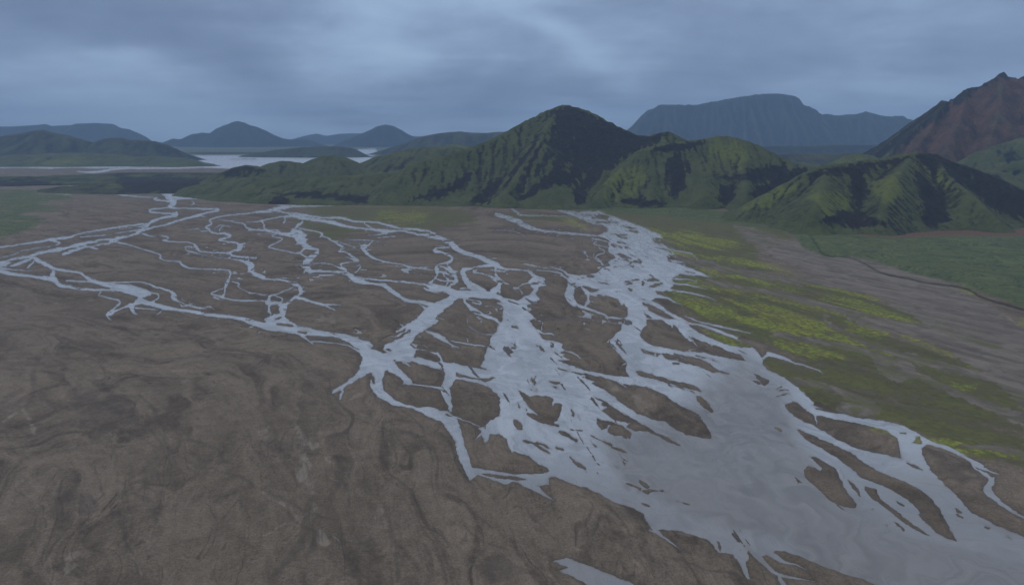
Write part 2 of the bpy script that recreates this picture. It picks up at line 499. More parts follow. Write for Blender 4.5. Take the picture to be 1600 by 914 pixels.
C2 s: 240,100,4 300,115,14 330,130,10 400,140,8
C2 s: 900,650,20 960,658,14 1010,685,8 1062,706,4
C2 s: 840,690,16 880,700,26 920,722,34 1000,772,26 1060,805,30 1110,840,32 1180,882,32 1230,915,30
C2 s: 820,720,30 870,762,34 940,800,28 990,815,18 1005,845,10
C2 P: 845,722 880,715 930,740 985,775 1000,790 960,785 900,765 855,745
C2 s: 1080,775,5 1150,802,8 1250,830,10 1400,862,8 1502,886,3
C2 s: 1100,818,8 1200,838,10 1300,872,16 1400,912,16
C2 s: 1000,545,12 1090,545,7 1155,562,3
C2 s: 1010,570,12 1120,585,7 1212,606,3
C2 s: 980,612,12 1100,628,9 1200,652,8 1278,682,2
C2 s: 1040,470,16 1160,502,10 1252,538,2
C2 s: 990,430,12 1085,442,3
C2 s: 960,395,8 1030,405,3
C2 s: 870,292,4 930,320,6 990,360,7 1120,385,4 1160,430,3
C2 s: 850,300,10 900,335,10 960,365,6
C2 S: 900,345,3 960,360,8 1000,385,3
C2 S: 1090,495,3 1140,505,8
D1 p: 540,88 640,112 700,130 735,160 705,178 715,180 800,208 850,200 990,235 1000,262 860,260 880,290 940,340 968,365 980,405 960,410 920,402 910,410 920,380 905,362 820,318 800,328 790,380 800,440 860,495 940,530 1030,545 1090,542 1150,565 1195,565 1250,610 1280,680 1300,780 1330,860 1350,945 1335,1010 1310,960 1285,912 1255,830 1245,760 1200,690 1150,630 1050,590 970,550 860,530 760,480 720,430 710,380 735,350 715,330 640,368 550,420 545,450 530,498 518,497 527,440 475,462 480,438 560,390 620,340 655,270 668,235 640,190 600,150 520,112
D1 P: 720,365 735,350 742,380 740,400 725,400
D1 P: 800,318 820,310 835,330 805,335
D1 s: -60,5,30 0,20,36 100,40,40 250,70,34 300,82,36 450,95,28 560,115,36 620,140,46
D1 s: 290,100,12 360,151,5
D1 s: 350,133,6 450,140,6 580,160,7 636,197,7
D1 S: 260,74,3 310,80,5
D1 S: 440,108,2 480,108,5 530,120,2
D1 S: 700,160,6 720,175,10
D1 p: 1140,0 1000,-10 960,15 870,70 880,80 940,50 930,72 870,100 905,112 800,155 795,185 850,212 990,240 995,190 960,155 1000,100 1060,60 1120,25
D1 P: 890,108 920,80 968,60 960,78 915,105
D1 P: 800,185 830,175 855,185 850,196 820,190
D1 P: 725,180 800,198 850,207 790,192 740,170
D1 s: 970,180,10 1060,188,4
D1 s: 1040,58,8 1100,85,16 1160,115,24 1220,150,14 1272,175,6
D1 s: 1230,165,8 1240,172,5
D1 s: 1160,118,8 1300,145,8 1440,165,12 1470,170,20
D1 s: 1085,198,5 1140,218,18 1168,265,10
D1 s: 1125,190,3 1150,230,10
D1 s: 850,222,24 1000,250,40 1100,275,40 1200,290,56 1300,315,56 1450,340,50
D1 s: 920,264,16 962,290,6
D1 s: 1190,290,56 1222,330,70 1195,395,56 1185,435,54 1205,500,36 1216,565,14
D1 s: 1240,358,16 1350,378,18 1440,400,20 1510,445,20
D1 s: 975,402,9 1060,410,8 1150,425,12 1190,442,10
D1 s: 1200,588,6 1300,625,6 1395,662,7
D1 S: 1190,592,5 1250,612,6 1275,670,6
G p: 785,500 770,525 762,538 759,550 757,562 751,572 760,576 765,580 762,585 775,590 757,597 770,610 781,622 782,640 780,650 765,655 757,667 745,668 752,673 742,687 752,680 757,691 761,691 765,679 780,679 792,685 795,697 799,707 802,704 825,712 845,727 857,734 845,740 830,741 800,740 770,735 737,731 733,752 745,741 760,746 790,757 800,752 830,764 867,783 848,767 838,758 858,757 857,747 872,746 900,757 935,770 960,784 990,793 1005,803 1012,818 1020,831 1069,861 1040,838 1030,828 1050,828 1080,834 1110,845 1122,862 1145,866 1155,880 1168,905 1172,904 1165,880 1172,868 1180,873 1195,885 1210,895 1200,880 1190,870 1215,860 1247,868 1300,889 1375,915 1480,960 1560,1060 1900,1060 1900,960 1700,880 1600,838 1557,820 1517,800 1490,770 1475,756 1455,735 1447,722 1440,708 1440,700 1452,692 1470,697 1440,680 1425,670 1390,658 1330,650 1300,645 1275,640 1270,628 1255,612 1240,600 1225,590 1210,583 1200,578 1191,571 1193,560 1180,545 1150,528 1100,515 1078,507 1064,498 1010,497 950,499 825,499
D2 P: 100,-6 700,-6 680,60 610,130 625,170 650,190 715,270 712,325 745,357 650,352 560,335 480,310 400,292 320,268 290,252 370,248 310,225 340,218 300,205 330,190 305,170 320,150 250,130 200,118 165,75 140,45
D2 P: 840,-6 940,0 980,30 1010,25 1040,50 1060,90 1090,120 1130,105 1180,130 1240,150 1310,170 1370,200 1420,215 1465,238 1478,262 1400,250 1300,225 1200,205 1050,190 900,165 850,150 805,115 795,90 840,40
D2 P: 1112,30 1200,55 1300,85 1400,120 1480,155 1490,170 1440,170 1330,150 1240,110 1160,75
D2 s: 600,-4,5 620,20,5 690,22,5
D2 s: 150,62,12 200,82,10 250,86,8 268,104,4
D2 s: 330,190,4 380,205,8 430,238,8
D2 S: 110,0,4 200,10,3
D2 s: 1080,80,20 1110,120,16 1130,135,10 1152,165,6
D2 s: 1200,120,20 1235,140,14 1255,165,5
D2 s: 1330,178,12 1372,198,5
D2 s: 1395,195,6 1462,238,5
D2 s: 1000,25,14 1000,45,6
D2 P: 930,208 1000,208 1080,225 1180,245 1250,280 1290,315 1360,338 1260,322 1200,298 1100,270 960,237
D2 P: 800,180 820,185 860,195 930,212 910,226 820,205
D2 s: 970,208,4 1040,222,5 1085,248,5
D2 P: 780,320 800,315 900,348 1000,375 1120,400 1160,425 1184,448 1100,428 980,398 900,375 790,345
D2 S: 980,405,3 1060,425,10 1150,455,5
D2 P: 1142,475 1170,475 1215,510 1250,577 1200,548 1160,510
D2 P: 290,303 420,330 560,355 640,380 730,402 860,425 960,470 1040,530 1140,575 1190,620 1240,700 1253,740 1180,735 1080,712 980,650 960,640 860,607 780,582 700,520 600,450 520,410 495,395 515,385 460,365 440,355 480,352 400,335
D2 s: 640,375,4 680,395,5 720,430,2
D2 s: 900,625,5 985,640,3
D2 P: 510,475 560,500 600,520 700,590 760,630 860,680 960,730 1050,780 1000,768 900,718 850,690 800,690 720,672 740,640 640,625 545,560 600,545 555,530 575,512 515,490
D2 P: 532,612 560,625 600,625 690,660 740,705 735,745 715,725 720,745 690,738 690,722 640,720 600,695 600,670 560,688 530,650
D2 s: 600,690,8 600,660,8 620,660,4
D2 P: 42,440 80,455 110,480 150,470 210,475 255,490 245,540 275,520 300,512 322,530 290,600 262,640 285,662 180,645 95,600 90,570 165,598 110,540 70,490
D2 P: 10,625 30,630 65,660 60,682 35,680 8,650
D2 S: 90,425,4 120,435,9 152,447,3
D2 S: 215,375,4 250,390,12 290,395,6
D2 S: 245,405,5 280,422,12
D2 S: 120,365,10 135,385,14 138,402,8
D2 S: 150,350,4 140,370,4
D2 S: 374,560,8 385,595,14
D2 S: 38,515,6 44,545,8
D2 S: 45,355,10 55,350,6
D2 S: 300,697,5 350,720,16 402,755,10
D2 S: 72,755,5 130,768,10 180,800,12 242,832,6
D2 S: 150,765,5 200,780,14 252,810,8
D2 S: 270,795,5 290,802,10 315,808,6
D2 S: 370,685,3 440,690,5
D2 S: 486,718,4 540,745,12 612,778,14
D2 S: 490,745,3 500,765,5
D2 S: 620,795,5 670,808,9 728,828,3
D2 S: 410,590,3 425,620,4
D2 S: 860,690,8 940,735,7 1040,780,3
D2 S: 8,40,8 40,50,12 70,75,5
D2 S: 0,176,8 20,178,6
D2 S: 150,158,3 165,164,5
D2 S: 1010,270,6 1042,273,4
D2 S: 1150,222,4 1220,238,9 1285,262,3
D2 S: 395,295,4 480,310,12 570,328,13 640,348,6
D2 P: 1514,338 1560,360 1610,380 1605,400 1575,412 1545,375
D2 S: 30,820,3 10,800,4
D2 s: 40,20,40 80,60,50
E1 S: 1375,208,5 1450,222,16 1560,238,22 1640,246,14 1700,250,4
E2 S: 385,140,6 420,160,16 465,185,8
E2 S: 365,110,3 385,130,8
E2 S: 500,30,3 530,45,6
E2 S: 545,138,5 600,155,10 665,180,3
E2 S: 535,153,5 555,162,8
E2 S: 675,263,5 720,280,12 760,292,10 800,312,12
E2 S: 800,265,4 850,295,6 
E2 S: 820,325,6 850,333,8
E2 S: 860,320,4 940,322,9 
E2 S: 700,375,3 740,388,8 762,400,4
E2 S: 810,400,6 835,410,12 860,420,4
E2 S: 1030,388,4 1070,398,8 1110,410,3
E2 S: 1430,590,3 1500,610,5
E2 S: 1285,640,3 1300,680,10 1300,700,4
E2 S: 1480,700,6 1500,760,14 1490,800,8
E2 p: 258,758 340,738 430,770 560,820 700,880 800,918 900,990 560,990 480,912 380,862 295,820 345,800
E2 s: 860,565,12 960,625,8 1075,698,3
E2 s: 1500,700,10 1560,770,14 1620,810,8
D3 P: 110,530 150,508 185,515 230,560 260,580 300,600 340,600 440,625 540,640 660,668 740,692 810,737 825,800 835,862 700,832 560,800 430,742 300,662 220,630 150,590 118,555
D3 s: 280,585,14 300,610,12 304,650,5
D3 s: 290,540,10 340,555,3
D3 s: 300,570,24 400,595,30 500,605,26 640,635,24 760,650,30 860,690,60 900,740,60
D3 P: 895,768 915,758 922,730 945,728 968,760 960,775
D3 S: 830,705,6 860,708,8
D3 P: 175,678 260,715 400,772 520,832 600,890 700,945 850,1005 960,1060 1030,1124 1080,1194 1110,1254 1150,1334 1180,1382 1120,1364 1050,1324 980,1254 930,1174 860,1114 740,1044 660,1014 580,984 540,944 430,864 340,804 240,750 190,700
D3 S: 42,670,6 70,685,20 85,700,6
D3 S: 62,630,4 100,648,10 135,668,5
D3 S: 112,762,4 140,780,8 178,795,4
D3 S: 55,435,4 85,418,8
D3 S: 65,445,4 100,435,10 145,452,6
D3 S: 60,478,5 100,465,8 140,458,4
D3 S: 0,385,6 8,388,8
D3 s: 0,210,22 80,232,18 180,270,10 300,308,7 345,335,2
D3 S: 0,240,10 40,250,12 150,278,6
D3 s: -30,240,14 0,215,20
D3 s: 970,775,20 1000,765,20 1120,800,24 1250,865,20 1340,912,22
E3 s: 1230,110,20 1340,182,22 1444,216,5
E3 s: 1265,140,10 1300,185,14 1370,225,30 1400,265,50 1370,312,46 1420,370,30 1500,430,22 1600,490,16 1750,570,16
E3 S: 1380,215,5 1400,235,6
E3 P: 218,195 250,158 290,175 330,200 335,180 285,135 255,108 300,110 430,185 450,240 490,320 555,405 545,437 460,420 380,382 330,330 230,242
E3 S: 500,255,10 540,300,26 580,355,12
E3 S: 450,190,6 480,240,8
E3 S: 560,370,4 600,410,6
E3 S: 645,432,5 660,438,8
E3 S: 720,530,3 745,540,6
E3 S: 785,515,5 820,540,16 850,570,10
E3 P: 600,285 680,312 700,370 800,450 900,530 960,570 1022,606 960,588 860,525 740,432 640,362 605,320
E3 S: 800,385,8 820,400,18 850,418,8
E3 S: 870,148,5 910,165,16 965,192,5
E3 S: 945,470,4 990,515,8
E3 S: 1172,432,6 1190,450,16 1215,460,6
E3 S: 1180,470,8 1215,490,8
E3 S: 1360,548,8 1380,556,10
E3 S: 1490,600,3 1520,625,6
E3 s: -60,660,40 0,700,50 100,765,24 180,785,10 255,825,4
E3 s: -40,760,14 40,830,24 130,860,16 300,890,4
E3 s: 60,840,16 100,912,30
"""

# ground cover: layer = Y yellow moss, O olive moss, M meadow, P pale sand, D dark wet gravel, R rusty soil, W grey wash
# op p/P as above with a softness in photo pixels, s = stroke
COVER = """
O 14.4 p: 905,322 960,322 1060,335 1150,345 1230,352 1250,372 1210,380 1170,395 1200,430 1330,470 1420,490 1440,505 1330,500 1240,470 1140,450 1110,420 1060,415 1090,400 1030,370 990,345
O 7.2 p: 1015,420 1100,430 1150,440 1230,470 1300,490 1420,540 1530,580 1600,620 1600,730 1500,705 1400,655 1320,645 1270,620 1230,585 1290,580 1200,540 1100,500 1060,480 1040,460
O 7.2 p: 1185,560 1220,565 1290,590 1270,600 1230,585
O 7.2 p: 1078,507 1170,540 1172,543 1130,537 1100,520
Y 6.6 p: 1080,508 1105,513 1150,530 1170,541 1130,536 1100,522
Y 8.8 p: 872,340 900,341 916,350 918,356 900,357 880,350
Y 11 p: 1025,362 1060,362 1095,363 1100,372 1150,375 1160,386 1110,392 1060,385 1035,372
Y 8.8 p: 1000,360 1030,357 1040,372 1020,372
Y 11 p: 1085,415 1130,425 1175,435 1260,452 1240,458 1170,445 1110,432
Y 8.8 p: 1140,402 1200,412 1240,428 1210,425 1150,412
Y 8.8 p: 1270,455 1340,468 1400,490 1430,506 1390,505 1330,485 1290,472
Y 11 p: 1045,455 1100,465 1160,490 1130,500 1080,485 1055,470
Y 11 p: 1135,470 1220,480 1280,500 1310,520 1250,520 1190,500
Y 8.8 p: 1320,505 1370,515 1390,528 1350,526 1320,518
Y 8.8 p: 1200,528 1260,540 1290,550 1320,560 1270,560 1220,545
Y 8.8 p: 1345,545 1400,553 1395,560 1350,552
Y 6.6 p: 1385,453 1405,455 1408,463 1390,461
Y 6.6 p: 1490,550 1540,570 1590,605 1560,600 1520,580
Y 8.8 p: 1410,525 1500,545 1520,565 1470,555
Y 6.6 p: 1290,388 1310,392 1370,418 1330,415 1290,402
Y 6.6 p: 1265,390 1280,392 1278,402 1264,398
Y 6.6 p: 1220,375 1260,382 1255,392 1230,390
Y 6.6 p: 1460,445 1510,453 1530,465 1490,462
Y 6.6 p: 1495,468 1520,474 1530,482 1500,478
Y 6.6 p: 1590,503 1620,500 1620,512 1590,510
Y 13.2 p: 1360,670 1500,690 1600,712 1600,722 1480,700 1400,680
Y 8.8 p: 1480,600 1520,605 1500,615 
Y 6 s: 1060,440,8 1150,455,10 1280,485,9 1420,510,6
Y 6 s: 1090,485,10 1180,505,13 1300,530,11 1400,555,6
Y 5 s: 1040,395,7 1120,405,7 1200,420,5
Y 4 s: 1150,425,5 1260,445,6 1370,470,5
O 6 s: 1230,440,14 1330,470,16 1450,505,14 1560,545,10
W 6 s: 1150,350,6 1180,372,26 1250,400,36 1350,430,46 1450,470,70 1520,520,90 1600,570,90 1800,680,120
W 4 s: 1060,405,10 1150,425,10 1250,440,10 1380,455,14
W 4 s: 1100,440,6 1200,460,8 1290,480,10 1350,500,14 1450,525,14 1520,560,20 1620,640,30
W 3 s: 1290,498,8 1300,512,7 1350,535,10 1420,560,12 1520,585,14 1600,600,14
W 3 s: 1210,525,6 1300,540,6 1380,560,8 1460,600,10 1550,640,14 1600,660,16
W 3 s: 1240,595,8 1300,610,10 1370,640,14 1320,640,20
W 3 s: 1480,700,4 1560,705,8 1640,730,12
W 3 p: 1365,560 1420,565 1440,590 1400,600 1370,580
M 4 p: 1240,362 1330,370 1700,374 1900,374 1900,560 1680,505 1600,482 1545,462 1500,446 1420,427 1370,410 1330,402 1290,402 1255,388
M 5 p: 900,318 1000,322 1100,328 1160,340 1260,352 1500,357 1900,360 1900,376 1250,366 1160,352 1050,340 920,328
M 6 p: -100,295 60,298 108,302 110,312 60,318 100,322 75,330 40,335 70,345 40,350 66,352 20,365 0,372 -100,385
M 5 p: -100,252 0,255 60,258 20,262 -100,262
R 3 p: 1330,363 1400,361 1500,359 1700,358 1700,368 1600,370 1400,373 1340,370
R 3 p: 1180,352 1260,358 1330,362 1240,362
O 9 p: 480,325 600,323 700,330 735,336 740,345 700,352 660,358 600,350 520,340
O 9 p: 470,350 520,352 560,362 520,370 480,360
O 9 p: 800,335 870,338 880,345 830,345
Y 17.6 p: 590,330 660,330 670,345 630,350 590,342
O 5.4 p: 455,338 480,336 475,348
D 2 s: 200,640,2 250,690,3 300,725,4 345,738,3 400,760,3 440,780,3 470,800,3 500,812,3 530,815,2
D 2 s: 440,780,3 455,810,4 500,838,4 560,850,3 600,845,2
D 3 s: 290,690,3 330,700,4 350,725,3
D 2 s: 220,620,3 245,650,5 262,700,3 262,730,2
D 4 p: 120,600 200,620 220,660 180,680 130,670 110,630
D 3 s: 60,560,8 50,620,6 40,640,4
D 3 p: 410,690 455,692 460,708 430,712
D 2 s: 400,700,2 420,735,3
D 3 p: 90,770 140,775 160,800 130,810
D 3 p: 210,770 250,790 255,815 230,800
D 3 s: 480,870,8 500,840,12
D 3 s: 430,900,8 470,850,14
D 2 s: 520,740,3 540,760,5 545,790,4
D 2 s: 515,640,2 600,672,3 660,690,4 680,735,3
D 2 s: 625,640,3 655,665,3 668,700,3
D 2 s: 715,800,2 740,840,3 800,865,3
D 2 s: 700,775,2 730,800,3 770,830,3
D 2 s: 800,758,2 830,810,2 865,845,2
D 3 p: 940,790 1000,800 1010,820 970,815
D 2 s: 945,825,3 975,845,4
D 2 s: 180,525,2 210,515,3 300,525,4 330,530,2
D 2 s: 300,470,2 340,490,3 380,505,2
D 2 s: 0,580,2 60,582,3 100,590,2
D 3 p: 1445,700 1520,730 1540,750 1500,760 1470,745
D 2 s: 1030,870,3 1100,890,4 1180,912,4
D 2 s: 10,760,2 60,800,3 40,850,2
D 2 s: 150,730,3 160,770,3 200,850,3 215,900,2
D 2 s: 520,845,3 545,880,3 560,905,2
D 2 s: 620,870,6 625,905,8
D 3 p: 730,880 780,870 830,900 760,914
P 3 s: 460,672,8 480,690,14 500,705,10 513,730,4
P 6 s: 470,700,20 475,750,24
P 4 s: 488,770,6 495,810,20 505,850,18
P 3 s: 0,668,5 30,650,4
P 4 p: 545,628 560,615 578,610 565,625
P 3 s: 515,750,2 540,757,3
P 3 s: 415,770,5 440,790,8 465,810,4
P 6 p: 580,800 620,790 630,800 600,830 585,830
P 3 s: 410,840,3 450,820,5 480,805,3
P 4 p: 95,865 130,862 120,890 98,905
P 3 s: 205,870,3 220,900,5
P 3 p: 405,675 425,668 425,685 410,690
P 3 s: 270,505,3 285,508,3
P 3 s: 900,855,3 925,865,4 955,868,2
P 3 s: 520,840,2 530,860,5 540,880,2
P 6 p: 940,595 965,600 970,612 950,612
P 8 p: 980,615 1000,622 1010,632 990,635
P 4 s: 905,515,3 940,525,4
P 6 s: 1260,690,6 1330,660,5
P 5 p: 1450,700 1500,710 1520,735 1480,725
P 3 s: 500,500,12 520,505,6
P 4 s: 560,490,3 570,500,3
P 3 s: 330,690,3 340,705,2
P 3 s: 770,900,5 790,880,5 800,900,4
P 3 s: 800,900,3 830,905,4
P 3 s: 355,575,2 330,590,2
P 3 s: 40,640,6 50,680,8
P 3 s: 1240,560,3 1290,575,3
P 3 s: 1500,480,3 1560,490,5 1600,520,4
P 3 s: 1370,500,4 1480,495,4 1460,485,3
P 4 p: 1440,510 1475,508 1470,520
P 2 s: 1160,395,2 1200,398,3 1260,410,2
"""


def _parse(txt, has_soft):
    out = []
    for ln in txt.strip().splitlines():
        head, pts = ln.split(':')
        h = head.split()
        P = []
        wd = 2.0
        for t in pts.split():
            c = [float(v) for v in t.split(',')]
            if len(c) == 3:
                wd = c[2]
            P.append((c[0], c[1], wd))
        P = np.array(P)
        if not has_soft and h[0] != 'G':
            ox, oy = TILES[h[0]]
            P = P / 4.0 + np.array([ox, oy, 0.0])
        out.append((h, P))
    return out


U0, U1, V0, V1 = -160, 1800, 224, 1080


def _smooth(P, closed=False):
    """Catmull-Rom through the points"""
    if len(P) < 3:
        return P
    Q = np.vstack([P[0], P, P[-1]])
    out = []
    for i in range(1, len(Q) - 2):
        p0, p1, p2, p3 = Q[i - 1], Q[i], Q[i + 1], Q[i + 2]
        for t in (0.0, 0.25, 0.5, 0.75):
            out.append(0.5 * ((2 * p1) + (-p0 + p2) * t + (2 * p0 - 5 * p1 + 4 * p2 - p3) * t * t + (-p0 + 3 * p1 - 3 * p2 + p3) * t ** 3))
    out.append(P[-1])
    return np.array(out)


def _box(P, m):
    x0 = int(max(U0, math.floor(P[:, 0].min() - m))); x1 = int(min(U1 - 1, math.ceil(P[:, 0].max() + m)))
    y0 = int(max(V0, math.floor(P[:, 1].min() - m))); y1 = int(min(V1 - 1, math.ceil(P[:, 1].max() + m)))
    return x0, x1, y0, y1


def sd_stroke(F, P, sub, m=14.0):
    P = _smooth(P)
    for a, b in zip(P[:-1], P[1:]):
        seg = np.vstack([a, b])
        x0, x1, y0, y1 = _box(seg, m + max(a[2], b[2]) / 2)
        if x1 <= x0 or y1 <= y0:
            continue
        X, Y = np.meshgrid(np.arange(x0, x1 + 1), np.arange(y0, y1 + 1))
        d = b[:2] - a[:2]
        L2 = max((d ** 2).sum(), 1e-6)
        t = np.clip(((X - a[0]) * d[0] + (Y - a[1]) * d[1]) / L2, 0, 1)
        dist = np.hypot(X - a[0] - t * d[0], Y - a[1] - t * d[1]) - 0.5 * (a[2] + t * (b[2] - a[2]))
        sl = F[y0 - V0:y1 - V0 + 1, x0 - U0:x1 - U0 + 1]
        if sub:
            np.maximum(sl, -dist, out=sl)
        else:
            np.minimum(sl, dist, out=sl)


def sd_poly(F, P, sub, m=14.0):
    x0, x1, y0, y1 = _box(P, m)
    X, Y = np.meshgrid(np.arange(x0, x1 + 1, dtype=float), np.arange(y0, y1 + 1, dtype=float))
    D = np.full(X.shape, 1e9); ins = np.zeros(X.shape, bool)
    n = len(P)
    for i in range(n):
        a, b = P[i, :2], P[(i + 1) % n, :2]
        d = b - a
        L2 = max((d ** 2).sum(), 1e-6)
        t = np.clip(((X - a[0]) * d[0] + (Y - a[1]) * d[1]) / L2, 0, 1)
        D = np.minimum(D, np.hypot(X - a[0] - t * d[0], Y - a[1] - t * d[1]))
        if abs(d[1]) > 1e-9:
            c = ((a[1] > Y) != (b[1] > Y)) & (X < (b[0] - a[0]) * (Y - a[1]) / (b[1] - a[1]) + a[0])
            ins ^= c
    sd = np.where(ins, -D, D)
    sl = F[y0 - V0:y1 - V0 + 1, x0 - U0:x1 - U0 + 1]
    if sub:
        np.maximum(sl, -sd, out=sl)
    else:
        np.minimum(sl, sd, out=sl)


FLD = np.full((V1 - V0, U1 - U0), 14.0)
for h, P in _parse(RIVER, False):
    op = h[1]
    if op in 'sS':
        sd_stroke(FLD, P, op == 'S')
    else:
        sd_poly(FLD, P, op == 'P')
FLD = np.clip(FLD, -14, 14)

COV = {}
for h, P in _parse(COVER, True):
    lay, soft, op = h[0], float(h[1]), h[2]
    T = np.full(FLD.shape, 60.0)
    (sd_stroke if op == 's' else sd_poly)(T, P, False, m=soft * 2 + 4)
    val = 1 - sstep(-soft, soft * 1.6, T)
    COV[lay] = np.maximum(COV.get(lay, 0.0), val)


def lookup(A, u, v, outside):
    x, y = u - U0, v - V0
    ok = (x >= 0) & (x < A.shape[1] - 1) & (y >= 0) & (y < A.shape[0] - 1)
    x = np.clip(x, 0, A.shape[1] - 1.001); y = np.clip(y, 0, A.shape[0] - 1.001)
    ix, iy = x.astype(int), y.astype(int)
    fx, fy = x - ix, y - iy
    r = (A[iy, ix] * (1 - fx) + A[iy, ix + 1] * fx) * (1 - fy) + (A[iy + 1, ix] * (1 - fx) + A[iy + 1, ix + 1] * fx) * fy
    return np.where(ok, r, outside)

# ------------------------------------------------------------------ materials of the plain
def _blur(m, n=3):
    m = m.astype(float)
    for _ in range(n):
        p = np.pad(m, 1, mode='edge')
        m = (p[:-2, 1:-1] + p[2:, 1:-1] + p[1:-1, :-2] + p[1:-1, 2:] + p[1:-1, 1:-1]) / 5
    return m


def new_mat(name):
    m = bpy.data.materials.new(name)
    m.use_nodes = True
    return m, NT(m.node_tree)


def attr(t, name, out='Fac'):
    return t.n('ShaderNodeAttribute', attribute_name=name).outputs[out]


def ground_material():
    m, t = new_mat("braided_plain")
    pos = t.n('ShaderNodeNewGeometry').outputs['Position']
    P2 = t.vmath('MULTIPLY', pos, (1, 1, 0.0))
    # slowly turning coordinates: streaks follow the old currents
    wv = t.vmath('SCALE', t.vmath('SUBTRACT', t.noise(P2, 0.006, 3, 0.5, 0, True), (0.5, 0.5, 0.5)), 160.0)
    Pw = t.vmath('ADD', P2, wv)
    wv2 = t.vmath('SCALE', t.vmath('SUBTRACT', t.noise(P2, 0.05, 3, 0.5, 0, True), (0.5, 0.5, 0.5)), 14.0)
    Pw2 = t.vmath('ADD', Pw, wv2)
    fl = attr(t, 'flow', 'Vector')
    Fl = t.vmath('ADD', fl, t.vmath('SCALE', wv, 0.25))
    Fl = t.vmath('ADD', Fl, t.vmath('SCALE', wv2, 0.6))
    Fm = t.vmath('ADD', fl, t.vmath('ADD', t.vmath('SCALE', wv, 0.12), t.vmath('SCALE', wv2, 0.16)))
    A = t.n('ShaderNodeSeparateColor', ins={0: attr(t, 'coverA', 'Color')})
    B = t.n('ShaderNodeSeparateColor', ins={0: attr(t, 'coverB', 'Color')})
    D = t.n('ShaderNodeSeparateColor', ins={0: attr(t, 'coverC', 'Color')})
    yellow, olive, meadow = A.outputs
    pale, dark, rusty = B.outputs
    shore, wash, scar = D.outputs
    swirl = attr(t, 'tone')

    # gravel
    n1 = t.noise(Pw2, 0.018, 7, 0.58)
    n2 = t.noise(t.vmath('MULTIPLY', Fm, (0.085, 0.006, 1.0)), 1.0, 8, 0.64)
    n3 = t.noise(P2, 0.35, 6, 0.65)
    n4 = t.noise(P2, 2.2, 4, 0.7)
    tone = t.math('ADD', t.math('MULTIPLY', n1, 0.3), t.math('ADD', t.math('MULTIPLY', n2, 0.45), t.math('MULTIPLY', n3, 0.35)))
    grav = t.mix(t.ramp(t.math('ADD', t.math('MULTIPLY', tone, 0.75), t.math('MULTIPLY', swirl, 0.50)), 0.42, 0.82), (0.056, 0.048, 0.041), (0.134, 0.117, 0.099))
    grav = t.mix(t.ramp(t.noise(Pw, 0.011, 4, 0.5), 0.45, 0.65, 0.0, 0.5), grav, (0.098, 0.086, 0.071))
    # grain: pebbles and cobbles a few decimetres wide
    grain = t.math('ADD', t.math('MULTIPLY', n4, 0.6), t.math('MULTIPLY', t.noise(P2, 0.9, 3, 0.6), 0.4))
    grav = t.mix(0.60, grav, t.mix(t.ramp(grain, 0.3, 0.7), (0.22, 0.22, 0.22), (1.0, 1.0, 1.0)), 'OVERLAY')
    fs = t.noise(t.vmath('MULTIPLY', Fm, (0.42, 0.05, 1.0)), 1.0, 6, 0.72)
    fs2 = t.noise(P2, 0.16, 8, 0.74)
    grav = t.mix(0.30, grav, t.mix(t.ramp(t.math('ADD', t.math('MULTIPLY', fs, 0.28), t.math('MULTIPLY', fs2, 0.72)), 0.34, 0.66), (0.25, 0.25, 0.25), (0.80, 0.79, 0.78)), 'OVERLAY')
    # abandoned channels: thin dark silty threads
    def thread(sc, wdt, seedoff, aniso=(1, 1, 1)):
        q = t.noise(t.vmath('MULTIPLY', t.vmath('ADD', Fl, seedoff), aniso), sc, 3, 0.5)
        return t.ramp(t.math('ABSOLUTE', t.math('SUBTRACT', q, 0.5)), 0.0, wdt, 1.0, 0.0)
    th = t.math('MULTIPLY', thread(0.010, 0.010, (40, 90, 0), (2.4, 0.5, 1)), t.ramp(t.noise(P2, 0.012, 3), 0.42, 0.62))
    th2 = t.math('MULTIPLY', thread(0.022, 0.018, (340, -90, 0), (2.6, 0.5, 1)), t.ramp(t.noise(P2, 0.02, 3), 0.45, 0.62))
    gn = t.math('MAXIMUM', th, th2)
    grav = t.mix(t.math('MULTIPLY', gn, 0.22), grav, (0.046, 0.043, 0.042))
    # pale dry silt, dark damp hollows
    br = t.noise(Pw2, 0.09, 6, 0.65)
    pl = t.math('MULTIPLY', t.ramp(t.math('ADD', pale, t.math('MULTIPLY', t.math('SUBTRACT', br, 0.5), 1.4)), 0.35, 1.0), pale)
    grav = t.mix(t.math('MULTIPLY', pl, t.ramp(fs, 0.35, 0.65, 0.15, 0.62)), grav, (0.25, 0.235, 0.215))
    natp = t.ramp(t.noise(t.vmath('MULTIPLY', Fl, (0.09, 0.016, 1)), 1.0, 5, 0.62), 0.60, 0.76)
    grav = t.mix(t.math('MULTIPLY', natp, 0.45), grav, (0.215, 0.195, 0.172))
    natd = t.ramp(t.noise(t.vmath('MULTIPLY', t.vmath('ADD', Fl, (70, 20, 0)), (0.06, 0.014, 1)), 1.0, 5, 0.6), 0.56, 0.72)
    grav = t.mix(t.math('MULTIPLY', natd, 0.25), grav, (0.062, 0.056, 0.053))
    dk = t.math('MULTIPLY', dark, t.ramp(br, 0.25, 0.55, 0.45, 1.0))
    grav = t.mix(t.math('MULTIPLY', t.math('MAXIMUM', dk, t.math('MULTIPLY', scar, 0.8)), 0.46), grav, (0.050, 0.046, 0.045))
    grav = t.mix(t.math('MULTIPLY', t.ramp(wash, 0.1, 0.8), 0.75), grav, t.mix(t.ramp(n2, 0.35, 0.65), (0.088, 0.084, 0.080), (0.178, 0.170, 0.162)))
    grav = t.mix(t.math('MULTIPLY', shore, 0.75), grav, (0.048, 0.046, 0.047))

    # moss and grass
    ms = t.noise(t.vmath('MULTIPLY', Fm, (0.065, 0.0045, 1.0)), 1.0, 9, 0.70)
    mf = t.noise(P2, 0.25, 6, 0.7)
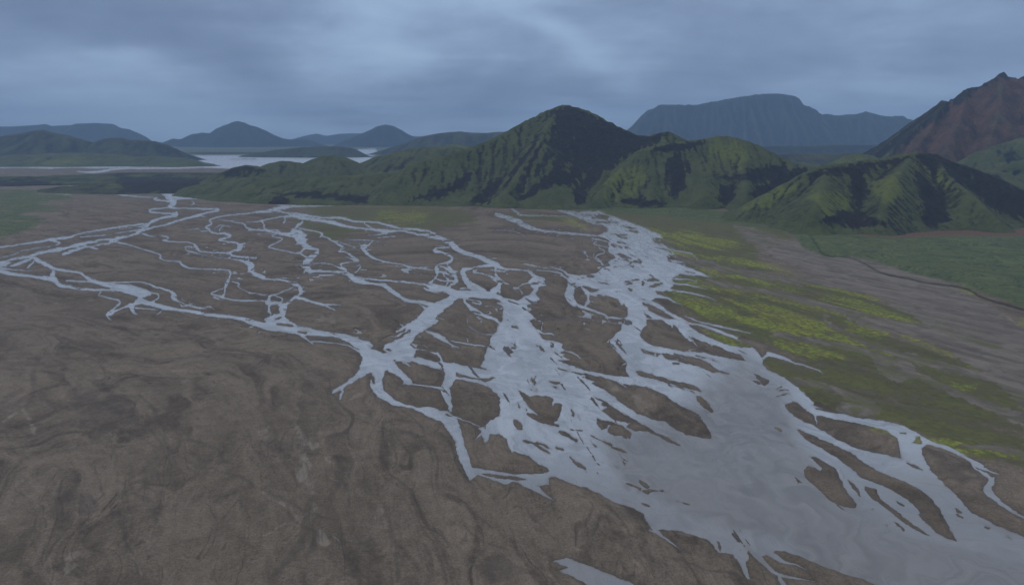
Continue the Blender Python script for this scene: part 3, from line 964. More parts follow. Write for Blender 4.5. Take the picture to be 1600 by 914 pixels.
    oc = t.mix(t.ramp(t.math('ADD', t.math('MULTIPLY', ms, 0.55), t.math('MULTIPLY', mf, 0.45)), 0.38, 0.62), (0.050, 0.054, 0.030), (0.098, 0.112, 0.040))
    yc = t.mix(t.ramp(mf, 0.35, 0.65), (0.090, 0.112, 0.028), (0.225, 0.270, 0.048))
    mc = t.mix(t.ramp(t.noise(t.vmath('MULTIPLY', Pw2, (0.012, 0.03, 1.0)), 1.0, 6, 0.6), 0.38, 0.64), (0.034, 0.054, 0.028), (0.094, 0.126, 0.056))
    mc = t.mix(0.25, mc, t.mix(t.ramp(mf, 0.3, 0.7), (0.2, 0.2, 0.2), (0.9, 0.9, 0.9)), 'OVERLAY')
    rc = t.mix(t.ramp(mf, 0.35, 0.65), (0.085, 0.050, 0.042), (0.130, 0.078, 0.062))
    brk = t.math('MULTIPLY', t.math('SUBTRACT', t.math('ADD', t.math('MULTIPLY', ms, 0.7), t.math('MULTIPLY', mf, 0.3)), 0.5), 5.0)
    ms2 = t.noise(t.vmath('MULTIPLY', t.vmath('ADD', Fm, (500, 90, 0)), (0.055, 0.004, 1.0)), 1.0, 9, 0.70)
    brk2 = t.math('MULTIPLY', t.math('SUBTRACT', t.math('ADD', t.math('MULTIPLY', ms2, 0.7), t.math('MULTIPLY', mf, 0.3)), 0.5), 5.0)
    of = t.math('MULTIPLY', t.ramp(t.math('ADD', olive, brk), 0.0, 1.1), t.ramp(olive, 0.0, 0.25))
    yf = t.math('MULTIPLY', t.ramp(t.math('ADD', yellow, brk2), 0.32, 1.45), t.ramp(yellow, 0.0, 0.3))
    c = t.mix(t.math('MULTIPLY', of, 0.92), grav, oc)
    c = t.mix(t.math('MULTIPLY', yf, 0.9), c, yc)
    c = t.mix(t.ramp(t.math('ADD', meadow, t.math('MULTIPLY', t.math('SUBTRACT', mf, 0.5), 0.6)), 0.25, 0.85), c, mc)
    c = t.mix(t.ramp(rusty, 0.3, 0.8), c, rc)
    c = t.mix(t.math('MULTIPLY', attr(t, 'brook'), 0.92), c, (0.016, 0.020, 0.015))

    h = t.math('ADD', t.math('MULTIPLY', n3, 0.8), t.math('ADD', t.math('MULTIPLY', n4, 0.12), t.math('MULTIPLY', n1, 3.0)))
    h = t.math('SUBTRACT', h, t.math('MULTIPLY', gn, 0.8))
    bump = t.n('ShaderNodeBump', ins={'Strength': 0.38, 'Distance': 1.0, 'Height': h})
    b = t.n('ShaderNodeBsdfPrincipled', ins={'Base Color': c, 'Roughness': t.ramp(shore, 0, 1, 0.92, 0.5), 'Normal': bump.outputs[0]})
    b.inputs['Specular IOR Level'].default_value = 0.25
    t.n('ShaderNodeOutputMaterial', ins={0: b.outputs[0]})
    return m


def water_material(name, base=(0.285, 0.335, 0.405)):
    m, t = new_mat(name)
    pos = t.n('ShaderNodeNewGeometry').outputs['Position']
    P2 = t.vmath('MULTIPLY', pos, (1, 1, 0.0))
    wv = t.vmath('SCALE', t.vmath('SUBTRACT', t.noise(P2, 0.012, 4, 0.5, 0, True), (0.5, 0.5, 0.5)), 90.0)
    Pw = t.vmath('ADD', P2, wv)
    rot = t.vmath('ADD', attr(t, 'flow', 'Vector'), t.vmath('SCALE', wv, 0.22))
    s1 = t.noise(t.vmath('MULTIPLY', rot, (0.060, 0.010, 1)), 1.0, 6, 0.6)
    s2 = t.noise(t.vmath('MULTIPLY', rot, (0.22, 0.03, 1)), 1.0, 5, 0.6)
    s3 = t.noise(t.vmath('MULTIPLY', rot, (0.022, 0.007, 1)), 1.0, 6, 0.6, 1.2)
    silt = t.math('ADD', t.math('MULTIPLY', s1, 0.40), t.math('ADD', t.math('MULTIPLY', s2, 0.25), t.math('MULTIPLY', s3, 0.35)))
    c = t.mix(t.ramp(silt, 0.34, 0.66), tuple(v * 0.62 for v in base), tuple(v * 1.26 for v in base))
    c = t.mix(t.ramp(t.math('ADD', attr(t, 'deep'), t.math('MULTIPLY', t.math('SUBTRACT', silt, 0.5), 1.6)), 0.1, 0.9), c, t.mix(t.ramp(s3, 0.3, 0.7), (0.118, 0.127, 0.142), (0.178, 0.190, 0.208)))
    shl = t.math('ADD', attr(t, 'shallow'), t.math('MULTIPLY', t.math('SUBTRACT', s2, 0.5), 1.8))
    c = t.mix(t.math('MULTIPLY', t.ramp(shl, 0.25, 1.2), 0.8), c, (0.125, 0.118, 0.112))
    rip = t.math('ADD', t.math('MULTIPLY', t.noise(t.vmath('MULTIPLY', rot, (1.6, 0.6, 1)), 1.0, 4, 0.6), 0.06), t.math('MULTIPLY', s2, 0.5))
    bump = t.n('ShaderNodeBump', ins={'Strength': 0.35, 'Distance': 0.6, 'Height': rip})
    b = t.n('ShaderNodeBsdfPrincipled', ins={'Base Color': c, 'Roughness': t.ramp(s2, 0.3, 0.7, 0.22, 0.40), 'IOR': 1.40, 'Normal': bump.outputs[0]})
    b.inputs['Specular IOR Level'].default_value = 0.6
    t.n('ShaderNodeOutputMaterial', ins={0: b.outputs[0]})
    return m


MAT_GROUND = ground_material()
MAT_RIVER = water_material("silty_water")
MAT_LAKE = water_material("lake_water", (0.37, 0.43, 0.52))

# ------------------------------------------------------------------ the plain: one continuous sheet, finer near the drone
us = np.concatenate([np.arange(-700, -20, 8.0), np.arange(-20, 1620, 1.3), np.arange(1620, 2300, 8.0)])
vs = np.concatenate([np.arange(222.0, 236, 1.0), np.arange(236, 330, 0.6), np.arange(330, 925, 1.0), np.arange(925, 1250, 7.0)])
rows_y = np.concatenate([[ground_y(v) for v in vs], np.arange(ground_y(1250) - 12, -420, -24.0)])
rows_y = rows_y[::-1]                              # near to far
depth = rows_y * math.cos(PITCH) + CAM_H * math.sin(PITCH)
depth_c = np.maximum(depth, 160.0)
GX = (us[None, :] - 800.0) / F_PX * depth_c[:, None]
GY = np.repeat(rows_y[:, None], len(us), 1)
u_, v_ = to_uv(GX, GY, 0.0)
infront = depth[:, None] > 120.0
u_ = np.where(infront, u_, -9999.0)

# banks fray at every scale: bend the lookup a little, mostly along the flow
ppm = F_PX / np.maximum(depth, 100.0)[:, None]
wx = perlin(u_ / 13.0, v_ / 7.0, 11) * 1.7 + perlin(u_ / 5.0, v_ / 3.2, 12) * 0.9
wy = perlin(u_ / 13.0, v_ / 6.0, 13) * 0.8 + perlin(u_ / 4.5, v_ / 3.0, 14) * 0.45
far = sstep(240, 330, v_)
wx = wx * (0.35 + 0.65 * far); wy = wy * (0.25 + 0.75 * far)
Fv = lookup(FLD, u_ + wx, v_ + wy, 14.0)
# small feathery rills and shoals along the wide reaches (drawn out down-valley)
ang = math.radians(-58)
ax = GX * math.cos(ang) - GY * math.sin(ang); ay = GX * math.sin(ang) + GY * math.cos(ang)
AC, AL = flow(GX, GY)
feath = fbm(AC / 11.0 + 0.4 * perlin(GX / 80, GY / 80, 5), AL / 75.0, 4, 0.6, 31)
near_edge = np.exp(-(Fv / 6.0) ** 2)
WID = _blur((FLD < 0).astype(float), 40)
wide = sstep(0.25, 0.65, lookup(WID, u_, v_, 0.0))
Fv = Fv - 0.15 - 0.45 * sstep(272, 258, v_) + feath * (0.45 + 4.2 * wide) * near_edge * far
# shoals inside the big reach
sho = fbm(AC / 9.0, AL / 62.0, 4, 0.55, 47) + 0.35 * fbm(GX / 160, GY / 160, 2, 0.5, 77)
sho = sho + 0.14 * sstep(-13.9, -7, Fv) * sstep(640, 560, v_)
shoal = sstep(0.34, 0.60, sho) * (Fv < -1) * (Fv > -13.6) * sstep(310, 380, v_)
Fv = np.where(shoal > 0.5, np.maximum(Fv, (shoal - 0.5) * 3.0), Fv)

AC, AL = flow(GX, GY)
w4_ = fbm(AC / 60, AL / 90, 3, 0.5, 601); w5_ = fbm(AC / 60, AL / 90, 3, 0.5, 611)
rl = np.abs(perlin(AC / 26 + 1.5 * w4_, AL / 120 + 1.5 * w5_, 621) + 0.25 * perlin(AC / 9, AL / 40, 631))
zone = sstep(330, 380, v_) * sstep(640, 560, v_) * sstep(240, 330, u_) * sstep(1120, 1040, u_)
rmask = sstep(0.05, 0.30, fbm(GX / 120, GY / 120, 3, 0.5, 641) + 0.12) * zone * sstep(13, 7, Fv) * sstep(2.0, 4.0, Fv + 2)
Fv = np.where((rl < 0.06 * rmask) & (Fv > 0), -0.4, Fv)
rel = fbm(GX / 90.0 + 0.5 * perlin(GX / 150, GY / 150, 3), GY / 90.0, 5, 0.5, 60)
rid = fbm(AC / 20.0 + 0.6 * perlin(GX / 70, GY / 70, 8), AL / 110.0 + 0.6 * perlin(GX / 60, GY / 60, 9), 4, 0.5, 90, ridged=True)
land = sstep(0, 9, Fv)
w1_ = fbm(AC / 70, AL / 150, 3, 0.5, 501); w2_ = fbm(AC / 70, AL / 150, 3, 0.5, 511)
w3_ = fbm(AC / 30 + 1.5 * w1_, AL / 80 + 1.5 * w2_, 3, 0.5, 521)
tone_ = 0.5 + 0.75 * fbm(AC / 24 + 1.8 * w1_ + 1.2 * w3_, AL / 95 + 1.8 * w2_ + 0.8 * w3_, 7, 0.60, 531)
tone_ = tone_ - 0.16 * sstep(0.62, 0.9, fbm(AC / 40 + 2.2 * w1_, AL / 150 + 2.2 * w2_ + w3_, 5, 0.5, 541, ridged=True))
rid2 = fbm(AC / 46 + 2.4 * w1_ + 0.7 * w3_, AL / 170 + 2.4 * w2_ + 0.7 * w3_, 5, 0.48, 551, ridged=True)
rid3 = fbm(AC / 15 + 2.0 * w1_ + 1.0 * w3_, AL / 75 + 2.0 * w2_ + 1.0 * w3_, 4, 0.5, 561, ridged=True)
scar = np.maximum(sstep(0.80, 0.93, rid2), 0.75 * sstep(0.80, 0.93, rid3) * sstep(-0.1, 0.25, fbm(GX / 110, GY / 110, 2, 0.5, 140))) * land
silt_ = sstep(0.62, 0.80, rid2) * (1 - sstep(0.80, 0.86, rid2)) * land
GZ = np.where(Fv > 0, 0.10 + np.minimum(Fv, 8) * 0.055, np.maximum(Fv * 0.16, -0.9))
GZ = GZ + land * (0.45 + rel * 0.7 - scar * 0.55 * 0.7 + 0.35 * fbm(GX / 9.0, GY / 9.0, 3, 0.5, 200))
GZ = np.where(Fv > 0, np.maximum(GZ, 0.06), GZ)


def streaky(lay, lo, hi, amp, seed, sx=6.0, sy=110.0):
    base = lookup(COV[lay], u_ + wx * 4, v_ + wy * 2, 0.0)
    n = 0.6 * fbm(AC / sx + 0.6 * perlin(GX / 60, GY / 60, seed + 50), AL / sy, 4, 0.65, seed) + 0.5 * fbm(AC / 24 + 0.5 * perlin(GX / 90, GY / 90, seed + 51), AL / 260, 4, 0.6, seed + 9)
    return sstep(lo, hi, base + n * amp * (base > 0.01)) * (base > 0.01)


yellow = streaky('Y', 0.1, 1.1, 1.0, 300)
olive = streaky('O', 0.05, 0.9, 1.0, 320)
wash = streaky('W', 0.30, 0.9, 1.5, 340)
meadow = lookup(COV['M'], u_ + wx * 2, v_ + wy * 2, 0.0)
leftm = (u_ < 300)
meadow = np.maximum(meadow, sstep(257, 252, v_) * (0.75 + 0.5 * fbm(GX / 250, GY / 300, 3, 0.5, 390)))
meadow = np.where(leftm & (v_ > 254), sstep(0.15, 1.1, meadow + fbm(GX / 90, GY / 22, 5, 0.6, 350) * 1.5) * (meadow > 0.01), meadow)
olive = np.maximum(olive, 0.75 * sstep(254, 248, v_) * (0.7 + 0.6 * fbm(GX / 200, GY / 300, 3, 0.5, 390)))
yellow = yellow * (1 - 0.9 * sstep(0.2, 0.7, wash)); olive = olive * (1 - 0.6 * sstep(0.2, 0.7, wash))
wx2 = wx + perlin(u_ / 40.0, v_ / 30.0, 21) * 7.0; wy2 = wy + perlin(u_ / 40.0, v_ / 30.0, 22) * 6.0
frayed = fbm(GX / 9.0 + 0.5 * perlin(GX / 25, GY / 25, 410), GY / 22.0, 5, 0.62, 400)
pale = sstep(0.1, 1.0, lookup(COV['P'], u_ + wx2, v_ + wy2, 0.0) * (0.75 + 1.3 * frayed))
darkm = sstep(0.1, 1.0, lookup(COV['D'], u_ + wx2 * 0.7, v_ + wy2 * 0.7, 0.0) * (0.8 - 1.1 * frayed))
# the brook that cuts the meadow edge
BRK = np.full(FLD.shape, 14.0)
brook = np.array([1, 1, 0.62]) * np.array([(1232, 352, 1), (1262, 366, 1), (1272, 378, 1.5), (1282, 395, 2), (1296, 402, 2), (1320, 403, 2), (1345, 410, 2.2), (1362, 420, 2.6), (1385, 430, 3), (1420, 437, 3), (1450, 444, 3), (1485, 448, 3), (1512, 454, 3.2), (1535, 466, 3.4), (1570, 477, 3.6), (1600, 486, 4), (1700, 510, 5)], float)
sd_stroke(BRK, brook, False)
bk = 1 - sstep(-0.9, 1.1, lookup(BRK, u_ + wx * 0.6, v_ + wy * 0.4, 14.0))
GZ = GZ + meadow * 1.2 * (1 - sstep(-0.5, 2.0, -lookup(BRK, u_, v_, 14.0) + 1)) * (u_ > 1000) - bk * 0.6
darkm = np.maximum(darkm, bk)
rusty = lookup(COV['R'], u_ + wx * 3, v_ + wy, 0.0) * (0.75 + 0.5 * fbm(GX / 60, GY / 30, 3, 0.5, 370))
shore = np.exp(-np.maximum(Fv, 0) / 2.0) * sstep(-0.6, 0.2, fbm(GX / 40, GY / 40, 2, 0.5, 380) + 0.2)
shore = np.maximum(shore, shoal)


GP = np.stack([GX, GY, GZ], -1)
attrs = {'coverA': np.stack([yellow, olive, meadow], -1), 'coverB': np.stack([pale, darkm, rusty], -1),
         'coverC': np.stack([shore, wash, scar], -1), 'flow': np.stack([AC, AL, 0 * AC], -1), 'tone': tone_ + 0.16 * silt_, 'brook': bk}


def qavg(a):
    return (a[:-1, :-1] + a[1:, :-1] + a[:-1, 1:] + a[1:, 1:]) / 4


is_meadow = _blur(qavg(meadow)) > 0.5
is_moss = (_blur(qavg(np.maximum(yellow, olive)), 4) > 0.5) & ~is_meadow
dry = _blur(qavg((Fv > -0.5).astype(float)), 1) > 0.3
is_moss &= dry; is_meadow &= dry
plain = mesh_from_grid('ground', GP, ~is_meadow & ~is_moss, attrs, MAT_GROUND)
tag(plain, 'wide grey brown gravel plain with scars of old channels', 'ground', 'structure')
mo = mesh_from_grid('moss', GP, is_moss, attrs, MAT_GROUND)
tag(mo, 'olive and bright yellow green moss in streaks on the gravel plain', 'moss', 'stuff')
gr = mesh_from_grid('grass', GP, is_meadow, attrs, MAT_GROUND)
tag(gr, 'dark green grass of the meadows at the foot of the hills', 'grass', 'stuff')


def deep_reach(X, Y):
    """silt laden slow water where the channels gather"""
    dep_ = Y * math.cos(PITCH) + CAM_H * math.sin(PITCH)
    u, v = to_uv(X, Y, 0.0)
    T = np.full(FLD.shape, 200.0)
    P = np.array([(950, 690), (1080, 640), (1160, 560), (1215, 600), (1240, 690), (1300, 760), (1420, 830), (1540, 865), (1790, 930), (1790, 1070), (1400, 1070), (1230, 850), (1090, 815), (980, 760)], float)
    sd_poly(T, np.column_stack([P, P[:, 0] * 0]), False, m=90)
    d = lookup(T, u, v, 200.0)
    return np.where(dep_ > 150, np.maximum(1 - sstep(-40, 60, d), 0.62 * sstep(350, 250, Y)), 0.5)


LAKE_Y = 2550.0
wet = _blur(qavg((Fv < 2.5).astype(float)), 1) > 0.02
WP = np.stack([GX, GY, 0 * GX], -1)
wat = {'flow': attrs['flow'], 'deep': deep_reach(GX, GY), 'shallow': np.exp(np.minimum(Fv, 0) / 2.2)}
yq = qavg(GY)
riv = mesh_from_grid('river', WP, wet & (yq < LAKE_Y), wat, MAT_RIVER)
tag(riv, 'milky grey braided river spreading in many channels over the gravel', 'river', 'structure')
lak = mesh_from_grid('lake', WP, wet & (yq >= LAKE_Y), wat, MAT_LAKE)
tag(lak, 'pale blue lake far off between dark hills on the left', 'lake', 'structure')
# ------------------------------------------------------------------ mountains and hills
def crest(u, v, vb, k):
    """crest point seen at (u, v) whose front slope (run / rise = k) meets the plain at row vb"""
    rx, rz = ray(u, v)
    yb = ground_y(vb)
    Z = (CAM_H + rz * yb) / (1 - rz * k)
    Y = yb + k * Z
    return (rx * Y, Y, Z)


def erode(H, cell, passes, steps=60, seed=1, rate=0.12, inertia=0.15, cap=3.0, dep=0.2, evap=0.012):
    """water runs down the slopes and cuts gullies; the land is updated after each shower"""
    rng = np.random.default_rng(seed)
    R, C = H.shape
    H = H / cell
    H_start = H.copy()
    land = np.flatnonzero(H.ravel() > 0.3)
    n = max(1500, len(land) // 3)
    for b in range(passes):
        pick = rng.choice(land, n)
        x = np.clip((pick % C) + rng.uniform(0, 1, n), 1, C - 2.01); y = np.clip((pick // C) + rng.uniform(0, 1, n), 1, R - 2.01)
        dx = np.zeros(n); dy = np.zeros(n); sp = np.ones(n); wt = np.ones(n); sed = np.zeros(n)
        D = np.zeros(R * C)
        for s in range(steps):
            ix, iy = x.astype(int), y.astype(int)
            fx, fy = x - ix, y - iy
            a, b_, c, d = H[iy, ix], H[iy, ix + 1], H[iy + 1, ix], H[iy + 1, ix + 1]
            gx = (b_ - a) * (1 - fy) + (d - c) * fy
            gy = (c - a) * (1 - fx) + (d - b_) * fx
            h0 = (a * (1 - fx) + b_ * fx) * (1 - fy) + (c * (1 - fx) + d * fx) * fy
            dx = dx * inertia - gx * (1 - inertia); dy = dy * inertia - gy * (1 - inertia)
            L = np.hypot(dx, dy) + 1e-9
            dx /= L; dy /= L
            nx = np.clip(x + dx, 1, C - 2.01); ny = np.clip(y + dy, 1, R - 2.01)
            jx, jy = nx.astype(int), ny.astype(int)
            ex, ey = nx - jx, ny - jy
            h1 = (H[jy, jx] * (1 - ex) + H[jy, jx + 1] * ex) * (1 - ey) + (H[jy + 1, jx] * (1 - ex) + H[jy + 1, jx + 1] * ex) * ey
            dh = h1 - h0
            capa = np.maximum(-dh, 0.0) * sp * wt * cap
            amt = np.where(dh > 0, np.minimum(sed, dh) * 0.5, np.where(sed > capa, (sed - capa) * dep, -np.minimum((capa - sed) * rate, 0.3 * np.maximum(-dh, 0))))
            amt = amt * (a > -0.3) * 0.35
            sed = sed - amt
            D += np.bincount(iy * C + ix, weights=amt * (1 - fx) * (1 - fy), minlength=R * C)
            D += np.bincount(iy * C + ix + 1, weights=amt * fx * (1 - fy), minlength=R * C)
            D += np.bincount(iy * C + C + ix, weights=amt * (1 - fx) * fy, minlength=R * C)
            D += np.bincount(iy * C + C + ix + 1, weights=amt * fx * fy, minlength=R * C)
            sp = np.clip(np.sqrt(np.maximum(sp * sp - dh * 1.5, 0.05)), 0.2, 3.0)
            wt = wt * (1 - evap)
            x, y = nx, ny
        Dg = D.reshape(R, C)
        Dg = 0.5 * Dg + 0.5 * _blur(Dg, 1)
        H = H + np.clip(Dg, -0.35, 0.18)
        H = np.minimum(H, H_start + 0.6)
    return H * cell


def hill_material(name, moss=(0.046, 0.062, 0.036), moss2=(0.082, 0.102, 0.054), rock=(0.011, 0.013, 0.018), rock2=(0.034, 0.036, 0.040), sc=1.0):
    m, t = new_mat(name)
    pos = t.n('ShaderNodeNewGeometry').outputs['Position']
    A = t.n('ShaderNodeSeparateColor', ins={0: attr(t, 'cover', 'Color')})
    green, bright, red = A.outputs
    n1 = t.noise(pos, 0.02 * sc, 7, 0.6)
    n2 = t.noise(pos, 0.12 * sc, 6, 0.65)
    fine = t.noise(pos, 0.6 * sc, 4, 0.7)
    g = t.mix(t.ramp(t.math('ADD', t.math('MULTIPLY', n1, 0.5), t.math('MULTIPLY', n2, 0.5)), 0.36, 0.66), moss, moss2)
    g = t.mix(t.math('MULTIPLY', bright, t.ramp(n2, 0.3, 0.6, 0.3, 1.0)), g, (0.105, 0.130, 0.046))
    r = t.mix(t.ramp(t.math('ADD', t.math('MULTIPLY', n2, 0.6), t.math('MULTIPLY', fine, 0.4)), 0.35, 0.68), rock, rock2)
    rd = t.mix(t.ramp(t.math('ADD', t.math('MULTIPLY', n1, 0.6), t.math('MULTIPLY', n2, 0.4)), 0.38, 0.64), (0.040, 0.032, 0.031), (0.112, 0.069, 0.056))
    r = t.mix(t.ramp(red, 0.25, 0.75), r, rd)
    n4 = t.noise(t.vmath('MULTIPLY', pos, (0.085 * sc, 0.012 * sc, 0.012 * sc)), 1.0, 8, 0.68, 0.3)
    f = t.math('ADD', green, t.math('MULTIPLY', t.math('SUBTRACT', t.math('ADD', t.math('MULTIPLY', n2, 0.35), t.math('ADD', t.math('MULTIPLY', n4, 0.40), t.math('MULTIPLY', fine, 0.25))), 0.5), 2.2))
    c = t.mix(t.ramp(f, 0.22, 0.80), r, g)
    bump = t.n('ShaderNodeBump', ins={'Strength': 0.4, 'Distance': 1.0 / sc, 'Height': t.math('ADD', t.math('MULTIPLY', n2, 3.0), fine)})
    b = t.n('ShaderNodeBsdfPrincipled', ins={'Base Color': c, 'Roughness': 0.95, 'Normal': bump.outputs[0]})
    b.inputs['Specular IOR Level'].default_value = 0.12
    t.n('ShaderNodeOutputMaterial', ins={0: b.outputs[0]})
    return m


MAT_HILL = hill_material("mossy_hill")
MAT_RED = hill_material("rusty_mountain")
MAT_FAR = hill_material("far_mountain", (0.022, 0.030, 0.020), (0.038, 0.048, 0.030), (0.010, 0.012, 0.016), (0.022, 0.024, 0.028), 0.25)

MAT_MID = hill_material("distant_hill", (0.034, 0.044, 0.030), (0.066, 0.080, 0.048), (0.012, 0.014, 0.018), (0.034, 0.035, 0.038), 0.4)


def paint(shape, X, Y, Z, polys, warp=6.0, seed=0):
    """patches of bare ash, moss or red scree given as outlines on the slope that faces the plain"""
    u, v = to_uv(X, Y, Z)
    u = u + perlin(u / 14, v / 9, seed) * warp; v = v + perlin(u / 11, v / 9, seed + 3) * warp * 0.7
    T = np.zeros(shape)
    for soft, pts in polys:
        P = np.array([[float(c) for c in p.split(',')] for p in pts.split()])
        D = np.full(shape, 1e9); ins = np.zeros(shape, bool)
        for i in range(len(P)):
            a, b = P[i], P[(i + 1) % len(P)]
            d = b - a
            t = np.clip(((u - a[0]) * d[0] + (v - a[1]) * d[1]) / max((d ** 2).sum(), 1e-6), 0, 1)
            D = np.minimum(D, np.hypot(u - a[0] - t * d[0], v - a[1] - t * d[1]))
            if abs(d[1]) > 1e-9:
                ins ^= ((a[1] > v) != (b[1] > v)) & (u < (b[0] - a[0]) * (v - a[1]) / (b[1] - a[1]) + a[0])
        sd = np.where(ins, -D, D)
        T = np.maximum(T, 1 - sstep(-soft * 1.3, soft * 1.3, sd))
    n = 0.65 * fbm(X / 9.0 + perlin(X / 60, Y / 60, seed + 5), Y / 90.0, 4, 0.6, seed + 6) + 0.35 * fbm(X / 30.0, Y / 30.0, 4, 0.6, seed + 8)
    return sstep(0.12, 0.88, T + n * 2.3 * (T > 0.01) * (1.15 - T))


def mountain(name, label, ridges, mat, cell, drops=0, seed=1, rough=0.05, rwave=120.0, shape_p=1.2, round_r=10.0, blend=10.0,
             dark=(), bright=(), red=(), greens=(), green0=0.62, gully=1.0, cat='mountain', crag=0.0, margin=1.0, ero=0.055, warp=0.14):
    """ridges: list of (points [(x,y,z)..], k) ; the land falls from each ridge with run = k * height"""
    allp = np.array([p for r, k in ridges for p in r])
    reach = max(max(p[2] for p in r) * k for r, k in ridges) * margin
    x0, x1 = allp[:, 0].min() - reach, allp[:, 0].max() + reach
    y0, y1 = allp[:, 1].min() - reach, allp[:, 1].max() + reach
    X, Y = np.meshgrid(np.arange(x0, x1, cell), np.arange(y0, y1, cell))
    H = np.full(X.shape, -40.0)
    wxx = fbm(X / rwave, Y / rwave, 4, 0.5, seed + 400) * rwave * warp
    wyy = fbm(X / rwave, Y / rwave, 4, 0.5, seed + 420) * rwave * warp
    for pts, k in ridges:
        best = np.full(X.shape, -40.0)
        pts = np.array(pts, float)
        for a, b in zip(pts[:-1], pts[1:]):
            d = b - a
            L2 = max(d[0] ** 2 + d[1] ** 2, 1e-6)
            t = np.clip(((X - a[0]) * d[0] + (Y - a[1]) * d[1]) / L2, 0, 1)
            qx, qy = X - a[0] - t * d[0], Y - a[1] - t * d[1]
            dd = np.hypot(qx, qy)
            fade = sstep(0, 60 + cell, dd)
            dd = np.hypot(qx + wxx * fade, qy + wyy * fade)
            dd = np.sqrt(dd * dd + round_r ** 2) - round_r
            z = np.maximum(a[2] + t * d[2], 3.0)
            W = np.maximum(z, 3.0) * k
            tt = dd / W
            h = np.where(tt < 1, z * np.clip(1 - tt, 0, 1) ** shape_p, -(tt - 1) * z * 0.5)
            best = np.maximum(best, h)
        mx = np.maximum(H, best)
        H = mx + blend * np.log(np.exp((H - mx) / blend) + np.exp((best - mx) / blend)) * np.where(mx > 0, 1, 0) * np.exp(-np.abs(H - best) / (3 * blend)) * 0.5
    top = H.max()
    rel_ = np.clip(H / top, 0, 1)
    mid = (4 * rel_ * (1 - rel_)) * 0.8 + 0.2
    H = H + fbm(X / rwave, Y / rwave, 6, 0.5, seed) * top * rough * mid
    if crag:
        H = H + np.maximum(fbm(X / 38, Y / 38, 5, 0.62, seed + 7, ridged=True) - 0.1, 0) * crag * sstep(0.45, 0.85, rel_)
    H0 = H.copy()
    cutm = np.zeros(H.shape)
    if drops:
        H = erode(H, cell, drops, seed=seed)
        cutm = (H0 - H) / cell
        # keep the crest line, let the flanks take the cuts
        keepc = sstep(0.75, 1.0, rel_) * 0.6
        vary = np.clip(0.9 + 1.6 * fbm(X / (rwave * 1.3), Y / (rwave * 1.3), 3, 0.5, seed + 90), 0.25, 2.0)
        keepc = 1 - (1 - keepc) * np.clip(ero * vary, 0, 1)
        H = H * (1 - keepc) + H0 * keepc
    cut = cutm - _blur(cutm, 14)
    gyy, gxx = np.gradient(H, cell)
    slope = np.hypot(gxx, gyy)
    bl = _blur(H, 6)
    conv = (H - bl) / cell
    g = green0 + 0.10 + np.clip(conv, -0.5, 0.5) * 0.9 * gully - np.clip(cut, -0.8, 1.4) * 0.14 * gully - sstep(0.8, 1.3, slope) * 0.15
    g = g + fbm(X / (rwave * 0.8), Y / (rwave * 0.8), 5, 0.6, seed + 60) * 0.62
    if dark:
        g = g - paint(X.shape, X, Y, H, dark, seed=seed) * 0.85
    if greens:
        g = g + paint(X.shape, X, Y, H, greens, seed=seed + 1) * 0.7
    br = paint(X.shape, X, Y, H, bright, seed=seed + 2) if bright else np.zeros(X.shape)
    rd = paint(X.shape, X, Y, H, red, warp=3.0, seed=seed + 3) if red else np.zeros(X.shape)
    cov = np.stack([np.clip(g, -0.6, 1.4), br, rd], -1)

    keep = np.maximum.reduce([H[:-1, :-1], H[1:, :-1], H[:-1, 1:], H[1:, 1:]]) > -1.5
    ob = mesh_from_grid(name, np.stack([X, Y, H], -1), keep, {'cover': cov}, mat)
    tag(ob, label, cat, 'structure')
    return ob


def C(pts, vb, k):
    """pts 'u,v[,vb] ...' -> crest points"""
    out = []
    for p in pts.split():
        c = [float(q) for q in p.split(',')]
        out.append(crest(c[0], c[1], c[2] if len(c) > 2 else vb, k))
    return out


def S(*pts):
    """spur: points (u, v, Y)"""
    return [at(u, v, Y) for u, v, Y in pts]


def fixed(pts, Y):
    return [at(float(p.split(',')[0]), float(p.split(',')[1]), Y) for p in pts.split()]


# central peak and its long left shoulder
K1 = 1.75
main = C("640,258 680,248 710,241 740,231 760,223 780,214 800,203 820,191 835,184 850,177 862,172 872,169 887,166 897,168 905,171 918,174 930,180 943,186 955,192 965,197 975,202 993,209 1015,211 1032,207 1042,205 1055,211 1070,219", 322, K1)
mY = {0: main}
spur_l = [main[11], at(845, 222, 1700), at(815, 262, 1600), at(790, 300, 1500)]
spur_l2 = [main[7], at(775, 240, 1690), at(720, 278, 1560), at(680, 305, 1480)]
spur_l3 = [main[4], at(700, 262, 1650), at(640, 290, 1530), at(590, 305, 1480)]
spur_c = [main[13], at(905, 215, 1730), at(895, 250, 1640), at(885, 280, 1560)]
spur_r = [main[20], at(975, 235, 1740), at(950, 262, 1650), at(935, 290, 1550)]
knob = [at(818, 315, 1478), at(845, 303, 1490), at(868, 292, 1500), at(886, 296, 1495), at(897, 312, 1480)]
